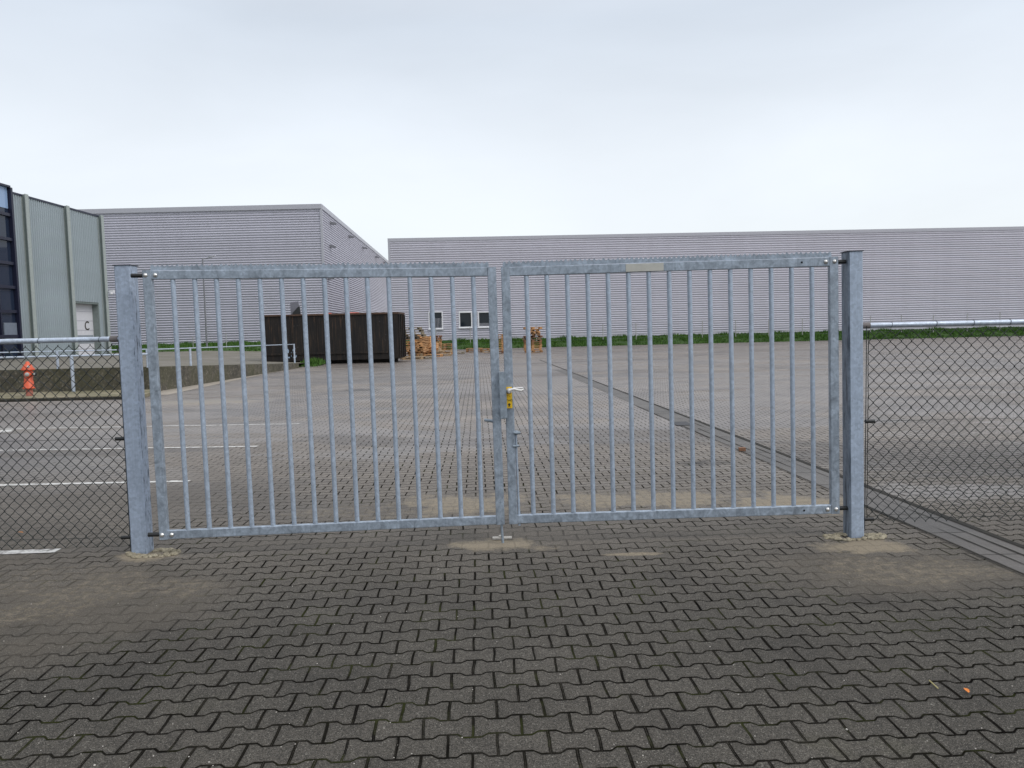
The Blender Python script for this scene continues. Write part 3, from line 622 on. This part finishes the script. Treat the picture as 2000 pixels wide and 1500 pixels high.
m = MB(); m.box(((x0 + x1) / 2, SY + .02, zt + .03), (L + .1, .14, .09)); m.box(((x0 + x1) / 2, SY + sdp, zt + .03), (L + .1, .14, .09)); m.box((x1 - .02, SY + sdp / 2 + .01, zt + .032), (.14, sdp - .16, .085)); m.build('rim', 'rust', sk_)
m = MB(); m.box(((x0 + x1) / 2 + .2, SY + .75, .11), (L - 1.0, .16, .2)); m.box(((x0 + x1) / 2 + .2, SY + 1.7, .11), (L - 1.0, .16, .2)); m.build('runner', 'skip', sk_)
m = MB(); m.tube((x1 - .3, SY + .55, .12), (x1 - .3, SY + .85, .12), .12, 14); m.build('roller', 'skip', sk_)
p = W(566, 691, SY - .05); text('number', '26', .78, 'paleblue', Matrix.Translation((p.x, SY + .016, p.z)) @ Matrix.Rotation(math.pi / 2, 4, 'X'), sk_, .004)
# rubbish sticking out of the skip
pa, pb = W(568, 622, SY + 1.2), W(566, 590, SY + 1.2); w_ = 23 * 42 / F
m = MB(); q = [W(569, 640, SY + 1.0), W(588, 640, SY + 1.0), W(582.5, 588.5, SY + 1.3), W(566.5, 590.5, SY + 1.3)]; m.prism(q, (0, .05, 0)); o = m.build('board', 'sheet'); tag(o, 'grey board standing up out of the skip', 'board')
m = MB(); q = [W(571, 640, SY + .8), W(590, 640, SY + .8), W(584.5, 598, SY + .85), W(580, 601, SY + .85), W(576, 606, SY + .85), W(571, 611, SY + .85)]; m.prism(q, (0, .12, 0)); o = m.build('rubbish_bag', 'black'); tag(o, 'black rubbish bag leaning against the grey board in the skip', 'bag')
m = MB(); m.path([W(683, 611.5, SY + 1.0), W(700, 612, SY + .9), W(716, 615.5, SY + .9)], .045); m.path([W(683, 613, SY + .95), W(716, 615.5, SY + .95)], .035); o = m.build('pipe', 'red'); tag(o, 'red plastic pipes lying across the top of the skip', 'pipe')
m = MB(); m.lathe(W(644, 616, SY + .9), [(.05, -.08), (.16, -.04), (.18, .06), (.10, .12), (.03, .13)], 12); o = m.build('bucket', 'red'); tag(o, 'red plastic bucket just showing above the skip rim', 'bucket')

# ================================================================== PALLETS
def pallet_mesh(name, mat):
    m = MB()
    for i, w in enumerate((.145, .1, .145, .1, .145)):
        m.box((0, (-.3275, -.175, 0, .175, .3275)[i], .131), (1.2, w, .030))
    for x in (-.5275, 0, .5275): m.box((x, 0, .103), (.145, .8, .026))
    for x in (-.5275, 0, .5275):
        for y in (-.3275, 0, .3275): m.box((x, y, .060), (.17, .12 if y else .145, .060))
    for y in (-.35, 0, .35): m.box((0, y, .015), (1.2, .1, .030))
    me = bpy.data.meshes.new(name); me.from_pydata(m.v, [], m.f); me.materials.append(M[mat]); return me
PM = {k: pallet_mesh('pallet_' + k, k) for k in ('wood', 'woodp', 'woodb', 'woodg')}
def pal(loc, rot, mat, label, group):
    o = bpy.data.objects.new('pallet', PM[mat]); COL.objects.link(o); o.location = loc; o.rotation_euler = rot; return tag(o, label, 'pallet', group)
def stack(px, py, n, mats, label, group, rz=0, messy=.05, dx=0):
    b = G(px, py); z = 0
    for i in range(n):
        pal((b.x + random.uniform(-messy, messy) + dx, b.y + .4 + random.uniform(-messy, messy), z), (random.uniform(-.01, .01) * (i > 0), 0, rz + random.uniform(-1, 1) * messy * .8), random.choice(mats) if not callable(mats) else mats(i), label, group); z += .1452
# tall stack on the right
S1 = lambda i: 'wood' if i < 5 else ('woodp' if i == 6 else 'woodb') if i < 8 else 'wood'
b = G(1041, 688.5); z = 0
for i in range(12):
    rz = (0, 0, 0, 0, 0, .02, -.05, .1, 1.45, 1.62, 1.5, .08)[i]; rz += random.uniform(-.12, .12) if i > 4 else random.uniform(-.05, .05); ox = (.06, 0, 0, .02, 0, 0, -.05, .03, .1, .05, .02, .03)[i]
    pal((b.x + ox, b.y + .5 + random.uniform(-.03, .03), z), (0, 0, rz), S1(i), 'orange or brown wooden pallet in the tall lone stack right of the gate middle', 'pallets of the lone tall stack'); z += .1452
stack(972, 690, 9, lambda i: 'woodb' if i < 1 else 'wood', 'orange wooden pallet in the stack seen between the gate stiles', 'pallets of the stack behind the gate middle', 1.57, .02)
stack(926, 688, 2, lambda i: 'wood', 'orange wooden pallet in the low pair left of the stack behind the gate middle', 'pallets of the low pair', 0, .03); 
b_ = G(957, 688.5); pal((b_.x, b_.y + .7, 0), (0, 0, .12), 'woodp', 'pale pallet lying flat at the bottom between the low pair and the stack', None); pal((b_.x - .15, b_.y + .7, .1452), (0, 0, .05), 'wood', 'orange pallet lying on the pale flat pallet beside the low pair', None)
# heap beside the skip
stack(803, 701, 13, lambda i: 'wood' if 1 < i < 8 else ('woodp' if i < 2 else 'woodg'), 'weathered pallet in the tall stack against the end of the skip', 'pallets of the stack by the skip', .25, .22)
stack(838, 692, 8, lambda i: 'woodb' if i > 5 else 'wood', 'wooden pallet in the middle stack of the heap beside the skip', 'pallets of the middle stack', .12, .16)
stack(869, 692, 5, lambda i: 'woodp' if i % 2 else 'wood', 'wooden pallet in the low right stack of the heap', 'pallets of the low right stack', 0, .10)
stack(851, 690, 9, lambda i: 'woodb' if i > 6 else 'wood', 'wooden pallet standing end on in the narrow stack of the heap', 'pallets of the narrow stack', 1.57, .03)
hb = G(818, 697)
for i in range(15):
    x = hb.x + random.uniform(-.35, .75); t = i / 15
    pal((x, hb.y + random.uniform(.1, 1.0), .08 + t * 1.05 * max(.2, 1 - abs(x - hb.x) / 1.6)), (random.uniform(.3, 1.25), random.uniform(-.5, .5), random.uniform(-1.2, 1.2)), random.choice(('wood', 'wood', 'woodp', 'wood')), 'orange wooden pallet tumbled at an angle in the loose heap by the skip', 'tumbled pallets in the heap')
for (px, py, mt, lb_) in ((824, 701.5, 'woodg', 'dark weathered pallet lying flat in front of the heap'), (845, 697, 'wood', 'orange pallet lying flat at the foot of the middle stack'), (862, 695.5, 'woodp', 'pale pallet lying flat at the foot of the low right stack'), (889, 691.5, 'woodg', 'lone grey pallet lying at the right end of the heap'), (806, 702, 'woodp', 'pale pallet lying flat in front of the stack by the skip')):
    b_ = G(px, py); pal((b_.x, b_.y + .4, 0), (0, 0, random.uniform(-.15, .15)), mt, lb_, None)

# ================================================================== WIRE FENCE ON THE BANK, STREET LAMP
wf = thing('wire_fence', 'thin post and wire fence on the grass bank before the warehouses', 'fence', (0, 67.5, 0))
tops = []
for (px, yb, yt) in ((307, 692, 660), (378, 690, 656), (443, 687, 651), (852, 678, 640), (919, 677, 639), (983, 676, 638), (1048, 673.5, 636), (1113, 671.5, 634), (1178, 669.5, 633), (1242.5, 667.5, 631), (1307, 665.5, 629), (1372, 664, 626), (1437, 661.5, 625), (1501.5, 660.5, 624), (1567, 660, 622), (1633, 658.5, 620), (1700, 656.5, 617), (1760, 654.5, 615.5), (1822.5, 653, 615), (1888.6, 651.5, 612.5), (1952.5, 649, 610), (2018, 647, 608)):
    Y = 59 if px < 500 else 68 + (px - 852) * .0018
    a = W(px, yb, Y); b = W(px, yt, Y); m = MB(); m.tube((a.x, a.y, min(a.z, .3 if px > 500 else .5)), (a.x, a.y, b.z), .035 if px > 500 else .028, 6); m.build('post', 'dull', wf); tops.append((px, Vector((a.x, a.y, b.z)), a.z))
for run in ([t for t in tops if t[0] < 500], [t for t in tops if t[0] > 500]):
    for f in (.05, .45, .8):
        m = MB(); m.path([t - Vector((0, 0, (t.z - b) * f)) for _, t, b in run], .006, 4); m.build('wire', 'lamp', wf)
LY = 60; lt, lbm = W(394.5, 506, LY), W(405, 690, LY)
sl2 = thing('street_lamp', 'slim grey lamp post with angled arm in front of the tall warehouse', 'street lamp', (lbm.x, LY, 0))
m = MB(); m.tube((lbm.x, LY, .4), (lbm.x, LY, lt.z), .075, 10, .05); m.build('pole', 'lamp', sl2)
m = MB(); m.path([(lbm.x, LY, lt.z), (lbm.x + .25, LY, lt.z + .03), (lbm.x + .55, LY - .1, lt.z + .10)], .035); ao = m.build('arm', 'lamp', sl2)
m = MB(); m.box((lbm.x + .8, LY - .15, lt.z + .17), (.55, .2, .08), Matrix.Rotation(-.25, 3, 'Y')); m.build('lamp_head', 'trim', sl2)

# ================================================================== GATE
GYL, GYR = 5.60, 5.72
def post(px0, px1, pyt, pb0, pb1, pyb, Y, depth, label, mt='galv_post'):
    a = W((px0 + px1) / 2, pyt, Y); b = W((pb0 + pb1) / 2, pyb, Y); w = (W(px1, pyt, Y) - W(px0, pyt, Y)).length
    base = Vector((b.x, b.y + depth / 2, -.05)); ax = (a - b); top = b + ax + Vector((0, depth / 2, 0)); bot = b + ax * (-.06 / ax.z) * 1.0 + Vector((0, depth / 2, 0)) - ax.normalized() * .08
    t = thing('gate_post', label, 'gate post', (b.x, b.y + depth / 2, 0))
    yawn = Vector((sy, -cy, 0))
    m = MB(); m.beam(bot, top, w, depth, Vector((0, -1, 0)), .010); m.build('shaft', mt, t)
    m = MB(); d = ax.normalized(); m.beam(top + d * .001, top + d * .007, w + .012, depth + .012, Vector((0, -1, 0)), .004); m.build('cap_plate', 'post_cap', t)
    return t, b, top
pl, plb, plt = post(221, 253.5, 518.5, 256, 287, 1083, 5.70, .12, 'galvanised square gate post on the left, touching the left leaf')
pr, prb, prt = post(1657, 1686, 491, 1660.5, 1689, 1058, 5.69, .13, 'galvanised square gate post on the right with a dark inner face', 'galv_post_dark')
def lerp(a, b, t): return a + (b - a) * t
def leaf(TL, TR, BL, BR, label, bars, sw, rh, dep=.042):
    c = (BL + BR) / 2; t = thing('gate_leaf', label, 'gate', (BL.x, BL.y, 0))
    dx = (TR - TL).normalized(); dz = (TL - BL).normalized(); nrm = dx.cross(dz).normalized()
    if nrm.y > 0: nrm = -nrm
    bk = -nrm * (dep / 2)
    uL, uR = (TL - BL).normalized(), (TR - BR).normalized()
    for (b_, t_, s, uu) in ((BL, TL, 1, uL), (BR, TR, -1, uR)):
        m = MB(); m.beam(b_ + dx * s * sw / 2 + bk, t_ + dx * s * sw / 2 + bk, sw, dep, nrm); m.build('stile', 'galv', t)
    m = MB(); a = TL + dx * (sw + .0005) - uL * (rh / 2 + .002); b = TR - dx * (sw + .0005) - uR * (rh / 2 + .002); m.beam(a + bk, b + bk, rh, dep - .003, nrm); m.build('top_rail', 'galv', t)
    m = MB(); a2 = BL + dx * (sw + .0005) + uL * (rh / 2 + .002); b2 = BR - dx * (sw + .0005) + uR * (rh / 2 + .002); m.beam(a2 + bk, b2 + bk, rh, dep - .003, nrm); m.build('bottom_rail', 'galv', t)
    for f in bars:
        p0 = lerp(BL, BR, f) + uL * (rh + .001) + bk; p1 = lerp(TL, TR, f) - uL * (rh + .004) + bk
        m = MB(); m.tube(p0, p1, .0172, 14, caps=False); m.build('bar', 'bar', t)
    return t, dx, uL, nrm
def comb(t, A, B, u, nrm, h=.027, n=70):
    """serrated strip along the top of a leaf: solid flat with pointed teeth"""
    m = MB(); d = (B - A); L = d.length; d = d / L; pts = [A + u * .001, B + u * .001]; top = []
    for k in range(n):
        s = L * (n - k - .5) / n; g_ = L / n
        hh = .018
        top += [A + d * (s + g_ * .42) + u * h, A + d * (s + g_ * .12) + u * (h + hh * random.uniform(.5, 1.1)), A + d * (s - g_ * .12) + u * (h + hh * random.uniform(.3, 1)), A + d * (s - g_ * .42) + u * h]
    bot = [A + u * .001, B + u * .001]; vs = bot + top; th = -nrm * .004
    # strip as quads per tooth
    m2 = MB()
    for k in range(n):
        q = top[4 * k:4 * k + 4]; base_r = A + d * ((q[0] - A).dot(d)) + u * .001; base_l = A + d * ((q[3] - A).dot(d)) + u * .001
        m2.prism([base_l, base_r, q[0], q[1], q[2], q[3]], th)
        if k < n - 1:
            nq = top[4 * (k + 1)]; m2.prism([A + d * ((nq - A).dot(d)) + u * .001, base_l, q[3], nq], th)
    return m2.build('spike_strip', 'galv', t)
def bolt(t, p, nrm, r=.013, mat='bright', nm='bolt'):
    m = MB(); m.lathe(p, [(r * 1.25, 0), (r * 1.25, .002), (r, .0035), (r * .85, .008), (r * .4, .011), (.001, .0115)], 14, nrm); return m.build(nm, mat, t)
# left leaf
TL, BL = W(277, 528, GYL), W(311, 1054.5, GYL); TR, BR = W(968.5, 521.5, GYR), W(986, 1024.5, GYR)
bars = [((333 + i * 42.1) - 277) / 691.5 for i in range(15)]
ll, dx, uu, nr = leaf(TL, TR, BL, BR, 'left galvanised gate leaf of round bars, its bolt dropped into the sand', bars, .064, .064)
comb(ll, TL + dx * .05 - nr * .02, TR - dx * .05 - nr * .02, uu, nr)
for (pt, s) in ((TL, -1), (BL, 1)):
    for k in (.022, .092): bolt(ll, pt + dx * k + uu * s * .036 + nr * .0005, nr)
    m = MB(); q = pt + uu * s * .036 - nr * .02; m.tube(q + dx * .01, q - dx * .085, .016, 10); m.build('hinge', 'black', ll)
# strike plate with lever, drop bolt
q = W(956, 822.5, GYR); m = MB(); m.path([W(968, 825, GYR) - nr * .03, W(960, 823.5, GYR) - nr * .045, W(946, 821.5, GYR) - nr * .045], [.010, .012, .011], 10); m.build('latch_lever', 'lockbox', ll)
p0 = W(979.5, 1023, GYR) - nr * .02; p1 = Vector((p0.x + .008, p0.y, .012)); m = MB(); m.tube(p0, p1, .010, 12); m.build('drop_bolt', 'lockbox', ll)
# right leaf
TL2, BL2 = W(978.3, 521.5, GYR), W(994.5, 1024, GYR); TR2, BR2 = W(1637.5, 501, GYR), W(1640.5, 1003.5, GYR)
bars2 = [((1027.5 + i * 40.0) - 978.3) / 659.2 for i in range(15)]
rl, dx2, uu2, nr2 = leaf(TL2, TR2, BL2, BR2, 'right galvanised gate leaf carrying the yellow lock plate', bars2, .064, .066)
comb(rl, TL2 + dx2 * .01 - nr2 * .02, TR2 - dx2 * .04 - nr2 * .02, uu2, nr2)
for (pt, s) in ((TR2, -1), (BR2, 1)):
    for k in (.028, .092): bolt(rl, pt - dx2 * k + uu2 * s * .036 + nr2 * .0005, nr2)
    bolt(rl, pt - dx2 * .27 + uu2 * s * .034, nr2, .006, 'hole', 'drill_hole')
    m = MB(); q = pt + uu2 * s * .038 - nr2 * .02; m.tube(q - dx2 * .01, q + dx2 * .085, .016, 10); m.build('hinge', 'black', rl)
f0, f1 = (1222 - 978.3) / 659.2, (1296 - 978.3) / 659.2
m = MB(); a = lerp(TL2, TR2, f0) - uu2 * .035; b = lerp(TL2, TR2, f1) - uu2 * .035; m.beam(a + nr2 * .001, b + nr2 * .001, .058, .002, nr2, .0005); m.build('repair_patch', 'weld', rl)
# lock casing, plate, handle
LYk = GYR - .035
q = [W(974.5, 727, LYk), W(987.5, 726.5, LYk), W(991, 817.5, LYk), W(978, 818.5, LYk)]
m = MB(); m.prism(q, (0, .06, 0)); lk = m.build('lock_casing', 'lockbox', rl)
m = MB(); m.prism([W(977, 800, LYk - .001), W(990.4, 799.5, LYk - .001), W(991, 816, LYk - .001), W(978, 817, LYk - .001)], (0, -.004, 0)); m.build('casing_foot', 'lockbox', lk)
PY = GYR - .012
q = [W(988.2, 756, PY), W(999.6, 755.5, PY), W(1000.8, 797, PY), W(989.4, 797.5, PY)]; m = MB(); m.prism(q, (0, .011, 0)); pt_ = m.build('lock_plate', 'yellow', rl)
def facing(p): return Matrix.Translation(p) @ Matrix.Rotation(math.pi / 2, 4, 'X')
text('lettering', 'THO', .022, 'ink', facing(W(994.9, 782, PY - .0012)), pt_, .0006, 1.15)
m = MB()
c0 = W(994.8, 791, PY - .0015)
for (x, z, w, h) in ((0, .004, .017, .008), (0, -.004, .010, .010), (0, .010, .011, .004), (0, -.0135, .021, .0022)): m.box(c0 + Vector((x, 0, z)), (w, .0012, h))
pp = W(994.5, 773, PY - .0015)
for (x, z, w, h) in ((-.008, .004, .008, .0018), (-.012, 0, .0018, .009), (.004, -.006, .010, .0018), (.0, -.002, .0018, .007)): m.box(pp + Vector((x, 0, z)), (w, .0012, h))
m.build('symbol', 'ink', pt_)
hc = W(994.8, 763.5, PY); m = MB(); m.lathe(hc, [(.022, 0), (.021, .012), (.013, .02), (.011, .05), (.009, .052)], 16, Vector((0, -1, 0)))
HYk = PY - .048
hpnts = [W(994.5, 763, HYk), W(999, 760.5, HYk), W(1005, 760.2, HYk), W(1012, 762.0, HYk), W(1018, 763.0, HYk), W(1023.5, 760.2, HYk)]
m.path(hpnts, [.013, .0095, .008, .008, .0095, .006], 10); m.build('handle', 'alu', pt_)
hb_ = GYR + .07
m = MB(); m.path([W(998, 758.5, hb_), W(1008, 758.8, hb_), W(1020, 758.0, hb_), W(1022.5, 757, hb_)], [.009, .008, .008, .006], 10); m.build('rear_handle', 'alu', pt_)
# cane bolt on the right leaf
cb0, cb1 = W(1007.5, 846, GYR + .02), W(1014, 1008, GYR + .02)
m = MB(); m.tube(cb0, lerp(cb0, cb1, .86), .0085, 10); m.tube(lerp(cb0, cb1, .8), W(1014.5, 1026, GYR + .02), .0105, 10); cbo = m.build('cane_bolt', 'bar', rl)
m = MB(); m.tube(W(1002.5, 845, GYR), W(1016.5, 845.5, GYR), .011, 10); m.lathe(W(1008.5, 845, GYR + .01), [(.004, -.02), (.017, -.012), (.019, 0), (.014, .014), (.004, .02)], 12, Vector((0, -1, 0))); m.build('bolt_handle', 'lockbox', cbo)
m = MB(); m.tube(W(1002, 871.5, GYR), W(1014, 871, GYR), .009, 8); m.build('bolt_guide', 'lockbox', cbo)
# ground socket of the drop bolt
gp_ = G(981, 1053); m = MB(); m.box((gp_.x, gp_.y, .010), (.15, .05, .012)); m.tube((gp_.x - .01, gp_.y, .005), (gp_.x - .01, gp_.y, .03), .018, 10); o = m.build('bolt_socket', 'pebble'); tag(o, 'pale steel socket plate in the sand under the drop bolt', 'bolt socket')
# rough mortar collars round the posts
def collar(p, rx, ry, n, label, seed):
    random.seed(seed); m = MB()
    for k in range(n):
        a = random.uniform(0, 6.28); r = math.sqrt(random.uniform(.25, 1)); s = random.uniform(.008, .026); c = Vector((p.x + math.cos(a) * r * rx, p.y + math.sin(a) * r * ry, s * .15))
        m.lathe(c, [(s * .5, -s * .3), (s * random.uniform(.8, 1.2), 0), (s * .85, s * .35), (s * .3, s * random.uniform(.5, .8))], 6)
    for i in range(len(m.v)): x, y, z = m.v[i]; m.v[i] = (x + random.uniform(-.004, .004), y + random.uniform(-.004, .004), z)
    m.sm = [False] * len(m.f); o = m.build('mortar_collar', 'mortar'); return tag(o, label, 'mortar')
collar(Vector((plb.x + .1, plb.y - .0, 0)), .21, .10, 90, 'crumbled sandy mortar around the foot of the left gate post', 3)
collar(Vector((prb.x - .02, prb.y + .02, 0)), .24, .09, 100, 'crumbled sandy mortar around the foot of the right gate post', 4)
random.seed(11)

# ================================================================== CHAIN LINK FENCES
def chain(xa, xb, Y, zt, zb, label, capx, tens, side, base):
    t = thing('chain_link_fence', label, 'fence', (base, Y, 0))
    p = .081; h = .0415; m = MB(); nw = int((xb - xa) / (p / 2)) + 1; vs = []
    x = xa; k = 0; rows = int((zt - zb) / h)
    for w in range(nw + 1):                       # each wire zigzags upright and hooks into its neighbour
        xo = xa + p / 2 * w; pts = []
        for r in range(rows + 1):
            s = 1 if (r + w) % 2 else -1
            zz = zb + h * r; jx = random.uniform(-.0025, .0025)
            xx = xo + s * (p / 4 + .0012) + jx; yy = Y + (.0028 if s > 0 else -.0028)
            pts += [(xx - s * .003, yy * 1.0, zz - h * .10), (xx + jx, Y, zz), (xx - s * .003, 2 * Y - yy, zz + h * .10)]
        pts = [q for q in pts if xa - .001 <= q[0] <= xb + .06]
        if len(pts) > 3: m.path(pts, .0028, 4, False)
    m.build('netting', 'wiregreen', t)
    m = MB(); yr = Y + .03; m.tube((xa - .0, yr, zt + .004), (xb, yr, zt + .004), .0195, 14); rl_ = m.build('top_rail', 'pipe', t)
    m = MB(); m.tube((capx - .03, yr, zt + .004), (capx + .03, yr, zt + .004), .0235, 14); m.build('end_cap', 'capgrey', rl_)
    m = MB(); xx = xa + .2
    while xx < xb:
        c = Vector((xx, yr, zt + .004)); m.path([c + Vector((.004 * math.sin(a), math.cos(a) * .022, math.sin(a) * .022)) for a in [2 * math.pi * q / 14 for q in range(15)]], .0016, 4, False); xx += random.uniform(.38, .55) if side < 0 else random.uniform(.22, .34)
    m.build('tie_wire', 'wiregreen', rl_)
    for z_ in tens:
        m = MB(); m.tube((xa, Y + .004, z_), (xb, Y + .004, z_ + random.uniform(-.004, .004)), .0017, 6); wo_ = m.build('tension_wire', 'wiregreen', t)
        m = MB(); cx_ = base - side * 0.0 + side * .045; m.tube((cx_ - .035, Y + .004, z_), (cx_ + .035, Y + .004, z_), .014, 8); m.build('tensioner', 'black', wo_)
    m = MB(); m.tube((base + side * .012, Y, zb - .05), (base + side * .012, Y, zt), .003, 6); m.build('edge_rod', 'wiregreen', t)
    xe = xa + .05 if side < 0 else xb - .05
    m = MB(); m.tube((xe, Y + .06, -.05), (xe, Y + .06, zt + .03), .03, 12); m.build('end_post', 'pipe', t)
FYL, FYR = 5.76, 5.74
a, b = W(0, 668, FYL), W(228, 663.5, FYL)
chain(-5.6, W(233, 700, FYL).x, FYL, (a.z + b.z) / 2, W(120, 1069, FYL).z, 'dark chain link fence left of the gate, the hydrant showing through it', W(220, 664, FYL).x, (W(150, 859, FYL).z, W(150, 1052, FYL).z), -1, W(246, 860, FYL).x)
a, b = W(1692, 637.3, FYR), W(2000, 629.3, FYR)
chain(W(1691, 700, FYR).x, 5.7, FYR, (a.z + b.z) / 2, W(1850, 1017, FYR).z, 'dark chain link fence right of the gate before the wide yard', W(1694, 637, FYR).x, (W(1740, 822, FYR).z, W(1740, 1013, FYR).z), 1, W(1687, 900, FYR).x)

# ================================================================== LITTER
def leafy(px, py, s, mat, label):
    p = G(px, py); m = MB(); a = random.uniform(0, 3); pr = [(1, 0), (.5, .38), (-.3, .45), (-1, .1), (-.8, -.2), (-.1, -.42), (.6, -.3)]
    q = [Vector((p.x + (x * math.cos(a) - y * math.sin(a)) * s, p.y + (x * math.sin(a) + y * math.cos(a)) * s, .012 + abs(y) * s * .5)) for x, y in pr]; m.prism(q, (0, 0, .0015)); return tag(m.build('leaf', mat), label, 'leaf')
leafy(1888, 1354, .022, 'leafo', 'small orange leaf lying on the dark paving in the right foreground'); leafy(40, 1043, .03, 'leaf', 'brown leaf on the paving under the left chain link fence')
p = G(1449, 881); m = MB(); m.prism([p + Vector((-.045, -.03, .006)), p + Vector((.04, -.035, .006)), p + Vector((.045, .03, .006)), p + Vector((-.035, .035, .006))], (0, 0, .04)); o = m.build('wood_scrap', 'woodb'); tag(o, 'brown scrap of wood lying beside the gutter behind the right leaf', 'wood scrap')
p, q = G(1815, 1334), G(1832, 1348); m = MB(); m.tube(p + Vector((0, 0, .012)), q + Vector((0, 0, .008)), .003, 6); o = m.build('straw', 'straw'); tag(o, 'pale straw lying in a paving joint in the right foreground', 'straw')
m = MB(); random.seed(5)
for k in range(170):
    px, py = random.uniform(-40, 2040), 1500 - abs(random.gauss(0, 1)) * 260
    if py < 880: continue
    p = G(px, py); s = random.uniform(.001, .0034) * (1.6 if random.random() < .05 else 1)
    m.lathe(p + Vector((0, 0, s * .3)), [(s * .5, -s * .5), (s, 0), (s * .5, s * .6)], 5)
m.sm = [False] * len(m.f); o = m.build('gravel', 'pebble'); o['kind'] = 'stuff'; o['label'] = 'pale crumbs of grit scattered on the block paving'; o['category'] = 'grit'
